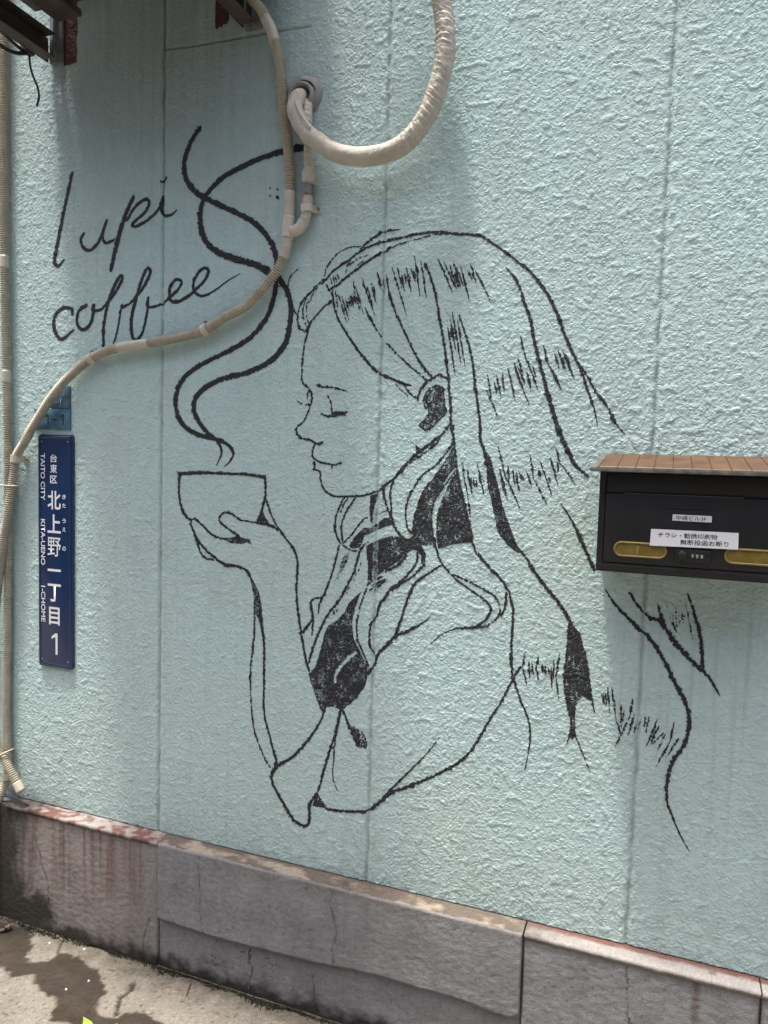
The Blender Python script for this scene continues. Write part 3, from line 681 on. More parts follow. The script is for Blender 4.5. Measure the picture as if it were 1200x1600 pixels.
hatch3 s 0.12 88,3558,24 92,3543,59 95,3527,54 97,3511,22
hatch3 s 0.12 92,3561,24 95,3547,59 98,3533,54 101,3518,22
hatch3 s 0.12 103,3568,24 105,3554,59 107,3539,54 109,3525,22
hatch3 s 0.12 110,3592,24 119,3558,59 128,3522,54 136,3488,22
hatch3 s 0.12 122,3567,24 125,3555,59 128,3543,54 131,3531,22
hatch3 s 0.12 133,3587,24 140,3568,58 147,3549,54 154,3530,22
hatch3 s 0.12 141,3576,24 145,3564,58 148,3552,54 151,3540,22
hatch3 s 0.12 145,3579,24 149,3568,58 153,3555,54 157,3543,22
hatch3 s 0.12 146,3643,24 158,3584,58 168,3523,54 179,3465,22
hatch3 s 0.12 159,3593,24 162,3581,58 165,3569,54 168,3557,22
hatch3 s 0.12 177,3620,24 188,3566,58 199,3510,53 209,3456,22
hatch3 s 0.12 193,3611,23 197,3600,58 201,3587,53 205,3576,22
hatch4 s 0.12 256,3624,23 283,3571,61 308,3517,56 332,3464,21
hatch4 s 0.12 284,3607,23 307,3564,61 330,3520,56 351,3478,21
hatch4 s 0.12 312,3591,23 319,3571,61 327,3550,56 334,3530,21
hatch4 s 0.12 321,3568,23 328,3548,61 335,3528,56 342,3508,21
hatch4 s 0.12 327,3608,23 340,3570,61 353,3530,56 366,3492,21
hatch4 s 0.12 333,3560,23 342,3535,61 350,3509,56 358,3485,21
hatch4 s 0.12 339,3563,23 345,3542,61 352,3521,56 358,3499,21
hatch4 s 0.12 343,3581,23 355,3554,61 366,3526,56 377,3498,21
hatch4 s 0.12 363,3580,23 378,3531,60 393,3480,56 407,3431,21
hatch4 s 0.12 394,3564,23 401,3551,60 408,3538,55 415,3526,21
hatch4 s 0.12 404,3592,23 415,3565,60 425,3537,55 434,3510,21
hatch4 s 0.12 413,3555,23 419,3543,60 425,3530,55 430,3517,21
hatch4 s 0.12 428,3561,23 453,3519,60 475,3476,55 498,3434,21
hatch5 s 0.12 314,3320,23 327,3254,61 340,3186,56 352,3121,22
hatch5 s 0.12 324,3353,23 334,3308,61 344,3262,56 353,3218,22
hatch5 s 0.12 326,3316,23 332,3293,61 338,3270,56 344,3248,22
hatch5 s 0.12 331,3386,23 347,3313,61 363,3238,56 378,3165,22
hatch5 s 0.12 333,3323,23 337,3303,61 340,3283,56 343,3263,22
hatch5 s 0.12 349,3307,23 356,3273,61 363,3237,56 369,3203,22
hatch5 s 0.12 356,3352,23 370,3285,61 384,3216,56 398,3150,21
hatch6 s 0.12 498,3045,23 516,3007,64 534,2968,59 551,2930,21
hatch6 s 0.12 499,3111,23 507,3074,64 515,3037,59 522,3000,21
hatch6 s 0.12 530,3081,23 535,3064,64 539,3047,59 543,3030,21
hatch6 s 0.12 540,3107,23 548,3076,64 556,3045,58 563,3015,21
hatch6 s 0.12 563,3096,22 568,3079,63 572,3061,58 577,3044,21
hatch6 s 0.12 566,3117,22 568,3103,63 570,3088,58 572,3073,21
hatch6 s 0.12 588,3139,22 601,3091,63 614,3041,58 627,2993,21
hatch6 s 0.12 601,3080,22 607,3068,63 612,3056,58 617,3044,21
hatch6 s 0.12 613,3160,22 624,3134,63 635,3106,58 645,3080,21
hatch6 s 0.12 621,3124,22 644,3077,63 665,3028,57 686,2982,21
hatch6 s 0.12 630,3182,22 639,3155,62 647,3128,57 655,3102,21
hatch6 s 0.12 628,3146,22 642,3119,63 655,3092,57 668,3065,21
hatch6 s 0.12 637,3272,22 646,3240,62 655,3206,57 663,3174,21
hatch6 s 0.12 651,3210,22 675,3156,62 698,3101,57 720,3047,20
hatch6 s 0.12 669,3123,22 677,3099,62 684,3074,57 690,3051,21
hatch6 s 0.12 694,3144,22 699,3130,62 705,3115,57 710,3101,20
hatch7 s 0.12 737,3230,22 744,3204,73 751,3177,67 758,3150,20
hatch7 s 0.12 750,3172,22 774,3129,73 797,3085,66 820,3042,20
hatch7 s 0.12 785,3193,22 792,3174,72 799,3154,66 805,3135,20
hatch7 s 0.12 798,3207,22 812,3176,72 825,3144,66 838,3113,20
hatch7 s 0.12 816,3213,21 835,3171,72 853,3127,66 871,3085,20
hatch8 s 0.12 436,2662,23 437,2647,64 439,2632,58 441,2617,22
hatch8 s 0.12 443,2658,23 445,2642,63 447,2625,58 449,2609,22
hatch8 s 0.12 455,2655,23 457,2643,63 459,2630,58 460,2617,22
hatch8 s 0.12 467,2648,23 469,2638,63 470,2628,58 472,2618,22
hatch8 s 0.12 468,2723,23 480,2679,63 492,2633,58 504,2589,22
hatch8 s 0.12 478,2671,23 481,2658,63 484,2646,58 487,2633,22
hatch8 s 0.12 493,2671,23 496,2662,63 499,2651,58 502,2642,21
hatch8 s 0.12 560,2800,23 574,2751,62 587,2701,57 600,2653,21
hatch8 s 0.12 568,2704,23 583,2657,62 597,2610,57 611,2564,21
hatch8 s 0.12 577,2652,23 586,2627,62 595,2602,57 603,2578,21
hatch8 s 0.12 599,2667,23 622,2624,62 643,2579,57 664,2536,21
hatch8 s 0.12 605,2720,23 608,2695,62 612,2670,57 615,2646,21
hatch8 s 0.12 628,2698,23 631,2679,62 635,2659,57 638,2639,21
hatch8 s 0.12 636,2684,23 645,2659,61 653,2635,56 661,2610,21
hatch8 s 0.12 643,2691,22 646,2679,61 649,2667,56 652,2654,21
hatch8 s 0.12 654,2692,22 660,2680,61 665,2667,56 670,2655,21
hatch8 s 0.12 666,2677,22 670,2670,61 674,2663,56 678,2655,21
hatch8 s 0.12 687,2693,22 696,2673,61 704,2654,56 712,2635,21
hatch8 s 0.12 699,2766,22 705,2733,61 712,2698,56 718,2664,21
hatch8 s 0.12 718,2664,22 740,2629,61 760,2592,56 780,2557,21
hatch8 s 0.12 738,2709,22 741,2694,60 744,2680,56 747,2665,21
hatch8 s 0.12 744,2738,22 763,2691,60 782,2642,55 800,2594,20
hatch8 s 0.12 782,2674,22 785,2664,60 788,2654,55 791,2645,20
hatch8 s 0.12 786,2758,22 799,2718,60 811,2678,55 823,2639,20
hatch8 s 0.12 805,2805,22 814,2779,60 822,2752,55 830,2726,20
hatch8 s 0.12 812,2747,22 816,2731,60 820,2714,55 824,2697,20
hatch8 s 0.12 830,2733,22 854,2703,59 876,2672,54 898,2642,20
hatch9 s 0.12 714,1903,23 711,1880,64 708,1857,59 705,1834,21
hatch9 s 0.12 704,1838,23 713,1811,64 721,1783,59 729,1755,21
hatch9 s 0.12 732,1867,23 735,1842,64 737,1816,59 740,1791,21
hatch9 s 0.12 745,1860,23 748,1844,64 751,1827,59 754,1810,21
hatch9 s 0.12 773,1898,23 769,1875,64 766,1851,59 763,1828,21
hatch9 s 0.12 767,1829,23 771,1817,64 774,1804,59 777,1792,21
hatch9 s 0.12 791,1857,23 792,1846,64 792,1835,58 792,1824,21
hatch9 s 0.12 804,1855,22 805,1842,63 806,1829,58 807,1817,21
hatch9 s 0.12 816,1852,22 818,1841,63 820,1830,58 822,1819,21
hatch9 s 0.12 828,1854,22 831,1823,63 834,1792,58 836,1762,21
hatch9 s 0.12 839,1889,22 839,1861,63 839,1832,58 839,1804,21
hatch9 s 0.12 862,1921,22 858,1886,63 854,1850,58 850,1814,21
hatch9 s 0.12 850,1814,22 856,1784,63 861,1753,58 867,1723,21
hatch10 s 0.12 1044,1765,22 1048,1752,57 1051,1738,53 1054,1725,20
hatch10 s 0.12 1051,1766,22 1053,1751,57 1056,1736,53 1058,1721,20
hatch10 s 0.12 1056,1771,22 1059,1753,57 1062,1736,53 1065,1718,20
hatch10 s 0.12 1066,1797,22 1071,1761,57 1075,1723,53 1079,1687,20
hatch10 s 0.12 1082,1799,22 1091,1753,57 1099,1705,52 1108,1658,20
hatch10 s 0.12 1108,1658,22 1116,1638,57 1123,1616,52 1130,1596,20
hatch10 s 0.12 1124,1727,21 1125,1697,57 1127,1666,52 1128,1637,20
hatch10 s 0.12 1136,1704,21 1135,1687,57 1133,1670,52 1131,1654,20
hatch10 s 0.12 1168,1762,21 1165,1736,56 1163,1709,52 1160,1683,20
hatch10 s 0.12 1160,1683,21 1143,1638,57 1126,1592,52 1109,1547,20
hatch10 s 0.12 1179,1694,21 1171,1664,56 1164,1634,52 1157,1604,20
hatch10 s 0.12 1192,1663,21 1189,1649,56 1186,1634,52 1183,1620,20
hatch10 s 0.12 1206,1682,21 1202,1665,56 1198,1647,52 1194,1630,20
hatch10 s 0.12 1221,1692,21 1220,1678,56 1220,1664,51 1219,1651,20
hatch10 s 0.12 1236,1694,21 1233,1672,56 1230,1650,51 1228,1628,20
hatch10 s 0.12 1269,1691,21 1256,1649,56 1243,1605,51 1231,1563,20
hatch10 s 0.12 1275,1659,21 1266,1633,55 1257,1605,51 1249,1578,20
hatch10 s 0.12 1265,1642,21 1260,1625,56 1256,1607,51 1252,1591,20
hatch10 s 0.12 1298,1639,21 1284,1620,55 1270,1602,51 1256,1583,20
hatch10 s 0.12 1302,1631,21 1293,1607,55 1285,1582,51 1276,1558,20
hatch10 s 0.12 1333,1685,21 1329,1657,55 1326,1629,50 1322,1602,19
hatch10 s 0.12 1322,1602,21 1306,1566,55 1291,1529,51 1276,1492,20
hatch10 s 0.12 1354,1623,21 1342,1597,55 1330,1571,51 1318,1545,19
collar s 0.05 -164,2548,66 -187,2505,66 -207,2450,66 -210,2397,66 -196,2351,66 -174,2322,66
collar s 0.1 -147,2545,48 -167,2513,48 -182,2475,48
collar s 0.05 -110,2546,65 -146,2492,66 -173,2429,66 -176,2376,66 -166,2334,66
collar s 0.1 -166,2327,66 -122,2371,59 -94,2411,61 -59,2451,60 -43,2452,47
collar f 0.9 -34,2557 2,2574 -9,2521 -19,2468 -18,2427 -30,2441 -36,2505
collar f 0.82 -10,2423 37,2456 76,2465 85,2433 38,2415 -9,2393 -56,2368 -79,2313 -120,2303 -137,2317 -105,2365 -66,2405 -25,2411
collar s 0.3 -11,2470,47 21,2477,47
collar s 0.3 28,2485,47 60,2498,47
collar s 0.1 -170,2319,59 -120,2295,59 -87,2298,58 -63,2322,58 -39,2339,58
collar f 0.86 -47,2323 8,2353 71,2376 119,2375 158,2352 198,2332 152,2299 122,2267 76,2234 29,2200 -10,2159 -41,2126 -35,2180 -37,2241 -46,2285
hair f 0.93 150,2366 196,2391 228,2334 249,2299 239,2254 223,2260 222,2297 198,2317 167,2326
hair s 0.1 152,2292,96 115,2245,80 53,2210,64
hair s 0.1 206,2311,79 200,2258,79 156,2196,85 118,2155,97 79,2129,92 49,2081,93 26,2045,99 15,2002,99 -12,1953,94 -18,1899,83 -13,1846,76 9,1810,72 14,1780,72
hair s 0.2 239,2254,95 187,2198,85 141,2165,75 87,2122,64
hair s 0.1 62,2177,25 34,2163,51 8,2149,47 -17,2136,24
hair s 0.1 45,2187,25 26,2178,51 8,2168,47 -10,2159,24
hair s 0.1 22,2154,25 6,2141,51 -10,2126,48 -25,2112,24
hair s 0.1 7,2138,25 2,2120,51 -3,2102,48 -8,2084,24
hair s 0.1 54,2165,25 36,2151,51 20,2136,47 3,2123,24
hair s 0.1 -41,2119,65 -64,2055,66 -78,1993,66 -85,1930,66 -79,1869,66 -48,1811,66 -22,1753,66
blouse s 0.12 322,2260,61 278,2228,76 203,2170,103 181,2131,104 160,2076,93 138,1999,91 124,1953,100 110,1913,115
blouse s 0.15 277,2017,29 233,1979,79 179,1944,114 110,1906,115 71,1863,116 25,1812,100 14,1772,117 -21,1714,118
collar s 0.1 -186,2314,66 -205,2236,67 -228,2156,67 -252,2092,94 -268,2060,68 -328,2034,86 -317,1953,95 -319,1866,50
collar s 0.05 -317,1945,86 -367,1876,115
collar s 0.2 -268,2060,121 -284,2019,86 -287,1972,32
collar f 0.5 -164,2269 -132,2287 -143,2240 -183,2168 -215,2111 -191,2183
collar s 0.08 -63,2322,82 -86,2275,83 -105,2197,83 -140,2125,84 -179,2052,84 -236,1977,85 -277,1894,86 -309,1812,87 -333,1729,87
collar s 0.12 -73,2242,25 -74,2236,58 -76,2231,54 -77,2226,24
collar s 0.12 -81,2214,26 -82,2209,59 -83,2204,54 -84,2199,24
collar s 0.12 -96,2186,26 -97,2181,59 -99,2176,54 -100,2171,24
collar s 0.12 -108,2159,26 -105,2156,59 -102,2154,54 -99,2152,24
collar s 0.12 -123,2123,26 -129,2116,59 -134,2109,55 -139,2102,24
collar s 0.12 -135,2095,26 -139,2091,59 -143,2086,55 -147,2082,24
collar s 0.12 -187,2009,26 -188,2004,60 -189,1998,55 -190,1993,24
collar s 0.12 -203,1996,26 -204,1990,60 -206,1985,55 -207,1980,24
collar s 0.12 -220,1986,26 -218,1983,60 -217,1979,55 -215,1975,24
bodice f 0.86 -97,2075 -69,2101 -96,2022 -110,1951 -100,1875 -65,1817 -31,1759 -30,1752 -36,1666 -75,1598 -116,1553 -148,1517 -199,1529 -233,1520 -254,1477 -286,1553 -322,1635 -332,1674 -298,1710 -274,1792 -251,1889 -235,1922 -193,1950 -153,1993 -129,2042
bodice e 0 -89,1806,93 -138,1761,88 -187,1693,79 -190,1653,68
bodice s 0.2 -30,1752,83 -36,1666,84 -75,1598,84 -116,1553,85
cup s 0.1 -1100,2624,154 -982,2635,113 -830,2636,101 -691,2636,99 -596,2627,125
cup s 0.08 -1096,2627,114 -1100,2552,100 -1087,2470,100 -1057,2413,102 -1022,2386,94
cup s 0.08 -596,2627,107 -590,2572,93 -598,2501,89 -619,2436,89 -636,2400,89
hand f 0.85 -606,2477 -596,2438 -560,2392 -623,2388 -641,2399 -614,2437
hand s 0.08 -589,2525,74 -561,2455,73 -519,2382,73
hand s 0.08 -1027,2369,86 -1017,2391,86 -993,2396,86 -939,2354,85 -891,2320,85 -843,2306,84
hand f 0.85 -853,2310 -787,2314 -750,2324 -676,2313 -662,2286 -694,2296 -721,2286 -786,2286
hand s 0.08 -740,2325,83 -787,2351,84 -840,2384,84 -854,2408,84 -831,2435,84 -789,2437,84 -751,2417,83 -723,2403,83
hand s 0.25 -719,2405,62 -650,2400,61
hand s 0.1 -641,2399,89 -560,2388,107 -519,2371,106
hand s 0.1 -1027,2369,85 -1002,2325,90 -977,2285,94 -928,2239,93 -870,2202,103 -822,2177,110 -747,2171,103 -691,2155,100 -672,2128,100
hand s 0.15 -999,2313,114 -982,2277,153 -976,2252,94
hand s 0.15 -977,2269,74 -966,2228,87 -927,2198,94 -884,2193,93
arm f 0.88 -682,2151 -654,2113 -616,2052 -601,1981 -595,1924 -584,1820 -593,1819 -613,1906 -632,1937 -643,2009 -662,2088
arm s 0.1 -641,1944,72 -641,1936,70 -643,1814,70 -658,1632,69 -651,1476,68 -630,1346,67 -581,1230,66 -534,1163,64
arm s 0.1 -641,2009,71 -641,1944,72 -639,1814,72
arm s 0.1 -610,1955,109 -599,1892,109 -584,1796,101 -580,1617,89 -577,1454,81 -552,1359,79 -523,1265,83 -499,1194,91
arm s 0.08 -519,2382,88 -469,2326,88 -424,2274,88 -405,2205,88 -408,2126,89 -406,2031,90 -390,1930,91 -375,1852,91
arm s 0.08 -380,1875,95 -375,1852,95 -351,1751,95 -332,1690,95
sleeve s 0.12 -241,1503,77 -274,1426,93 -332,1337,104 -410,1243,118 -498,1178,129 -529,1123,125 -505,1061,112 -458,995,127 -403,924,135 -357,904,119 -322,907,108 -310,951,107 -312,1016,104 -274,1080,88
sleeve s 0.2 -518,1257,129 -503,1194,119 -523,1124,110
sleeve f 0.9 -274,1084 -238,1046 -212,1015 -298,1014
blouse s 0.25 -220,1013,124 -135,1018,132 -18,1037,120
blouse s 0.12 -157,1516,121 -187,1384,95 -226,1250,96 -266,1098,88
blouse s 0.2 -164,1475,68 -182,1369,68 -188,1272,59 -190,1176,46 -163,1117,32
ribbon s 0.15 -148,1517,103 -113,1451,94 -68,1356,94
ribbon s 0.25 -96,1446,67 -37,1416,67 -19,1356,66 -68,1356,67
ribbon f 0.78 -104,1445 -37,1416 -19,1353 -68,1356
primer_a f 1.3 -1856,4772 -1810,4771 -1768,4776 -1764,4840 -1770,4880 -1762,4920 -1768,5190 -1856,5190
primer_b f 1.3 -914,4804 -904,4792 -892,4808 -880,4798 -868,4814 -848,4812 -836,4830 -834,5190 -916,5190"""
PX0, PZ0, PS = -1.07, .345, .0008
PNX, PNZ = int((.93 + 1.07) / PS), int((2.60 - .345) / PS)

def paint_masks():
    cx = PX0 + PS * (np.arange(PNX, dtype=np.float32) + .5); cz = PZ0 + PS * (np.arange(PNZ, dtype=np.float32) + .5)
    recs = {}
    for line in STROKES.strip().split('\n'):
        part, kind, dry, *pts = line.split(' ')
        recs.setdefault(part, []).append((kind, float(dry), [tuple(map(float, p.split(','))) for p in pts]))
    masks = {}
    taken = np.zeros((PNZ, PNX), bool)
    for part, lst in recs.items():
        m = np.zeros((PNZ, PNX), bool)
        for kind, dry, pts in sorted(lst, key=lambda r: {'f': 0, 's': 2, 'e': 1}[r[0]]):
            P = np.array(pts); P[:, :2] /= 2000.0
            if kind == 'f':
                mar = .004
                x0, z0 = P.min(0) - mar; x1, z1 = P.max(0) + mar
            else:
                Q = np.c_[P[:, 0], P[:, 1], np.zeros(len(P)), P[:, 2] / 10000.0]
                S = spline(Q, .0035); S[:, 3] = np.maximum(S[:, 3], .0011)
                mar = S[:, 3].max() * .8 + .002
                x0, z0 = S[:, :2].min(0) - mar; x1, z1 = S[:, :2].max(0) + mar
            i0 = max(int((x0 - PX0) / PS), 0); i1 = min(int((x1 - PX0) / PS) + 1, PNX); j0 = max(int((z0 - PZ0) / PS), 0); j1 = min(int((z1 - PZ0) / PS) + 1, PNZ)
            X, Z = np.meshgrid(cx[i0:i1], cz[j0:j1])
            hgt = np.clip(wall_h(X, Z) / .0007, -1.3, 1.3)
            nf = pn(X / .0022, Z / .0022, 101); nm = pn(X / .006, Z / .006, 102)
            if kind == 'f':
                jx = X + .0016 * nm; jz = Z + .0016 * nf
                ins = inside(jx, jz, [tuple(p) for p in P])
                stk = pn((X + Z * .4) / .009, (Z - X * .4) / .0016, 103); blot = fbm(X / .03, Z / .03, 104, 2)
                v = dry + .34 * hgt + .50 * nf + .48 * stk + .42 * blot
                k = ins & (v > .45)
            else:
                c = np.full(X.shape, -1., np.float32)
                for a, b in zip(S[:-1], S[1:]):
                    w = max(a[3], b[3]) * .5 + .0016
                    ii0 = max(int((min(a[0], b[0]) - w - PX0) / PS) - i0, 0); ii1 = int((max(a[0], b[0]) + w - PX0) / PS) - i0 + 2
                    jj0 = max(int((min(a[1], b[1]) - w - PZ0) / PS) - j0, 0); jj1 = int((max(a[1], b[1]) + w - PZ0) / PS) - j0 + 2
                    xs = X[jj0:jj1, ii0:ii1]; zs = Z[jj0:jj1, ii0:ii1]
                    if xs.size == 0: continue
                    vx, vz = b[0] - a[0], b[1] - a[1]; L2 = vx * vx + vz * vz + 1e-12
                    t = np.clip(((xs - a[0]) * vx + (zs - a[1]) * vz) / L2, 0, 1)
                    d = np.hypot(xs - a[0] - t * vx, zs - a[1] - t * vz)
                    hw = (a[3] + (b[3] - a[3]) * t) * .5
                    sub = c[jj0:jj1, ii0:ii1]; np.maximum(sub, 1 - d / hw, out=sub)
                am = np.clip(.0024 / (S[:, 3].max() * .5), .45, .95) * (1.15 if len(part) <= 2 or part.startswith('steam') else 1.85)
                v = c + am * (.30 * hgt + .50 * nm + .46 * nf) - dry * 1.0
                k = (v > .08 + .10 * sm(.1, .45, nf + .6 * pn(X / .004, Z / .004, 106))) & (c > -.32)
            if kind == 'e': m[j0:j1, i0:i1] &= ~k
            else: m[j0:j1, i0:i1] |= k
        m &= ~taken; taken |= m
        masks[part] = m
    return masks

def paint_mesh(name, m, mat, parent, lift=.00055):
    jj, ii = np.nonzero(m); W = PNX + 1
    q = np.stack([jj * W + ii, jj * W + ii + 1, (jj + 1) * W + ii + 1, (jj + 1) * W + ii], -1)
    u, inv = np.unique(q.ravel(), return_inverse=True)
    z = PZ0 + PS * (u // W); x = PX0 + PS * (u % W)
    V = np.stack([x, -(wall_h(x, z) + lift), z], -1)
    return mesh(name, V, inv.reshape(-1, 4), mat, parent, True)

MASK = paint_masks()
mural = thing('mural', (.0, -.004, .47), 'black brush line drawing of a long-haired woman in profile lifting a steaming cup', 'mural')
NM = dict(steam_a='steam_line', steam_b='steam_line', hair='hair_lines', headband='headband_lines', face='face_profile', eye='closed_eye', ear='ear_lines', blouse='blouse_lines',
          collar='collar_lines', bodice='bodice_fill', cup='cup_outline', hand='hand_outline', arm='arm_lines', sleeve='sleeve_lines', ribbon='ribbon_mark', paint_fleck='paint_fleck')
for k, nm in NM.items(): paint_mesh(nm, MASK[k], MT['ink'], mural)
for k in MASK:
    if k.startswith('hatch'): tag(paint_mesh('hair_hatching', MASK[k], MT['ink'], mural), kind='stuff')
letters = thing('painted_lettering', (-.75, -.004, 1.65), 'black brush-script words lupi coffee painted on the stucco', 'lettering')
for k in ('l', 'u', 'p', 'i', 'idot', 'c', 'o', 'f', 'ff', 'e', 'ee'): paint_mesh('letter', MASK[k], MT['ink'], letters)
for k, lb in (('primer_a', 'tall dark red primer patch beside the outdoor unit bracket at the corner'), ('primer_b', 'short dark red primer patch left of the second bracket')):
    tag(paint_mesh('primer_patch', MASK[k], MT['primer'], None), lb, 'paint patch', 'red primer patches under the outdoor unit')

# ------------------------------------------------------------------ text helper (converted to mesh)
def text_mesh(name, body, cx, cz, y, w, h, mat, parent, rot=0., bold=0., depth=.0004):
    """text fitted to a w x h rectangle centred at (cx,cz) on the plane y, facing -y; rot turns it in the plane"""
    cu = bpy.data.curves.new(name, 'FONT'); cu.body = body; cu.offset = bold; cu.extrude = 0.0; cu.resolution_u = 4
    o = bpy.data.objects.new(name, cu); C.objects.link(o)
    dg = bpy.context.evaluated_depsgraph_get(); dg.update()
    me = bpy.data.meshes.new_from_object(o.evaluated_get(dg)); bpy.data.objects.remove(o); bpy.data.curves.remove(cu)
    n = len(me.vertices); co = np.zeros(n * 3, np.float32); me.vertices.foreach_get('co', co); co = co.reshape(-1, 3)
    lo = co.min(0); hi = co.max(0); c = (lo + hi) / 2; sz = np.maximum(hi - lo, 1e-6)
    u = (co[:, 0] - c[0]) / sz[0] * w; v = (co[:, 1] - c[1]) / sz[1] * h
    ca, sa = math.cos(rot), math.sin(rot)
    out = np.stack([cx + u * ca - v * sa, np.full(n, y), cz + u * sa + v * ca], -1).astype(np.float32)
    me.vertices.foreach_set('co', out.ravel()); me.update()
    me.materials.clear(); me.materials.append(mat)
    o = bpy.data.objects.new(name, me); C.objects.link(o)
    return attach(o, parent)

def plate(name, pts, y0, y1, mat, parent, bev=.002):
    """outline pts [(x,z)] extruded from y0 (back) to y1 (front)"""
    bm = bmesh.new()
    f = bm.faces.new([bm.verts.new((x, y1, z)) for x, z in pts])
    r = bmesh.ops.extrude_face_region(bm, geom=[f])
    for v in r['geom']:
        if isinstance(v, bmesh.types.BMVert): v.co.y = y0
    if bev:
        fe = [e for e in bm.edges if all(abs(v.co.y - y1) < 1e-7 for v in e.verts)]
        bmesh.ops.bevel(bm, geom=fe, offset=bev, segments=2, affect='EDGES', profile=.6)
    return bm_obj(name, bm, mat, parent, True)

def round_rect(x0, z0, x1, z1, r, n=5):
    P = []
    for cx, cz, a0 in ((x1 - r, z1 - r, 0), (x0 + r, z1 - r, 90), (x0 + r, z0 + r, 180), (x1 - r, z0 + r, 270)):
        for k in range(n + 1):
            a = rad(a0 + 90 * k / n); P.append((cx + r * math.cos(a), cz + r * math.sin(a)))
    return P

# ------------------------------------------------------------------ town address sign
sg = thing('address_sign', (-.952, -.004, .755), 'tall navy enamel address plate with white vertical lettering, below the faded blue plates', 'sign')
tilt = .0035
SX0, SX1, SZ0, SZ1 = -1.013, -.891, .754, 1.408
pl = plate('plate', round_rect(SX0, SZ0, SX1, SZ1, .010), .002, -.0085, MT['navy'], sg, .0035)
def ring(name, outer, inner, y0, y1, mat, parent):
    n = len(outer); V = []; F = []
    for (x, z) in outer: V.append((x, y0, z))
    for (x, z) in outer: V.append((x * .7 + .3 * inner[len(V) - n][0], y1, z * .7 + .3 * inner[len(V) - n][1]))
    for k, (x, z) in enumerate(inner): V.append((x * .7 + .3 * outer[k][0], y1, z * .7 + .3 * outer[k][1]))
    for (x, z) in inner: V.append((x, y0, z))
    for b in range(3):
        for k in range(n):
            kn = (k + 1) % n; F.append((b * n + k, b * n + kn, (b + 1) * n + kn, (b + 1) * n + k))
    return mesh(name, np.array(V), [f[::-1] for f in F], mat, parent, True)
ring('rim', round_rect(SX0 + .003, SZ0 + .003, SX1 - .003, SZ1 - .003, .008), round_rect(SX0 + .011, SZ0 + .011, SX1 - .011, SZ1 - .011, .005), -.0083, -.0102, MT['navy'], sg)
sy = -.0089
def zpx(py): return 1.408 + (py - 679.5) * (.754 - 1.408) / (1043.5 - 679.5)
def xpx(px): return -.952 + (px - 84.5) * .122 / 53.5
for ch, py, hpx in (('台', 716, 12.5), ('東', 732, 13.5), ('区', 748.5, 12)):
    text_mesh('character', ch, xpx(82.5), zpx(py), sy, .0245, hpx * .0018, MT['white'], sg, 0, .02)
for ch, py, hpx, wd in (('北', 780.5, 29, .047), ('上', 817, 29, .047), ('野', 853, 29.5, .047), ('一', 889.6, 3.6, .047), ('丁', 925, 28, .047), ('目', 961.5, 28, .038), ):
    text_mesh('character', ch, xpx(83.2), zpx(py), sy, wd, hpx * .0018, MT['white'], sg, 0, .003 if ch == '野' else .018)
def numeral_one(cx, cz, y, w, h, mat, parent, name='character'):
    s = w * .34
    P = [(cx + w * .5 - s, cz - h / 2), (cx + w * .5, cz - h / 2), (cx + w * .5, cz + h / 2), (cx + w * .5 - s, cz + h / 2), (cx - w * .5, cz + h * .33), (cx - w * .5, cz + h * .21), (cx + w * .5 - s, cz + h * .33)]
    return mesh(name, np.array([(x, y, z) for x, z in P]), [(0, 1, 2, 3, 6), (6, 3, 4, 5)], mat, parent, False)
numeral_one(xpx(83.5), zpx(1005.5), sy, .0215, .061, MT['white'], sg)
for ch, py in (('き', 774.5), ('た', 788), ('う', 811.5), ('え', 825), ('の', 854.5)):
    text_mesh('small_character', ch, xpx(98.6), zpx(py), sy, .0125, .0122, MT['white'], sg, 0, .02)
for wd, a, b in (('TAITO CITY', 709, 781.5), ('KITA-UENO', 811, 882.5), ('1-CHOME', 915.7, 972.7)):
    text_mesh('roman_text', wd, xpx(65.6), zpx((a + b) / 2), sy, (b - a) * .0018, .0152, MT['white'], sg, -math.pi / 2, .016)
for x, z in ((-.998, 1.388), (-.906, 1.388), (-.998, .775), (-.906, .775)):
    tube('rivet', [(x, -.008, z), (x, -.0105, z)], const(.0022), MT['steel'], sg, 8)

# ------------------------------------------------------------------ faded older plates above it
op = thing('old_number_plate', (-.962, -.003, 1.42), 'small faded blue plate numbered 1-1 behind the diagonal hose', 'sign')
box('plate', (-1.029, -.0045, 1.4215), (-.903, .001, 1.4785), MT['oldblue'], op, .0008)
for x_ in (-.984, -.931): numeral_one(x_, 1.449, -.0049, .012, .030, MT['oldnum'], op, 'number')
box('dash', (-.965, -.0050, 1.4475), (-.948, -.0044, 1.4505), MT['oldnum'], op, 0)
op2 = thing('old_place_plate', (-.935, -.003, 1.48), 'scratched blue plate with worn grey characters above the 1-1 plate', 'sign')
box('plate', (-.974, -.0045, 1.4805), (-.904, .001, 1.5405), MT['oldblue'], op2, .0008)
for ch, x, z in (('上', -.948, 1.522), ('野', -.922, 1.522), ('一', -.950, 1.497), ('丁', -.936, 1.497), ('目', -.917, 1.497)):
    text_mesh('character', ch, x, z, -.0049, .0165, .019 if ch != '一' else .002, MT['oldtext'], op2, 0, .01)

# ------------------------------------------------------------------ hoses
def corrugated(pitch=.0062, r=.0108, amp=.0019, ovl=None):
    def f(s, a):
        ph = (s / pitch) % 1.0
        return r + amp * np.clip(np.sin(2 * np.pi * ph) * 1.6, -1, 1) + 0 * a
    return f

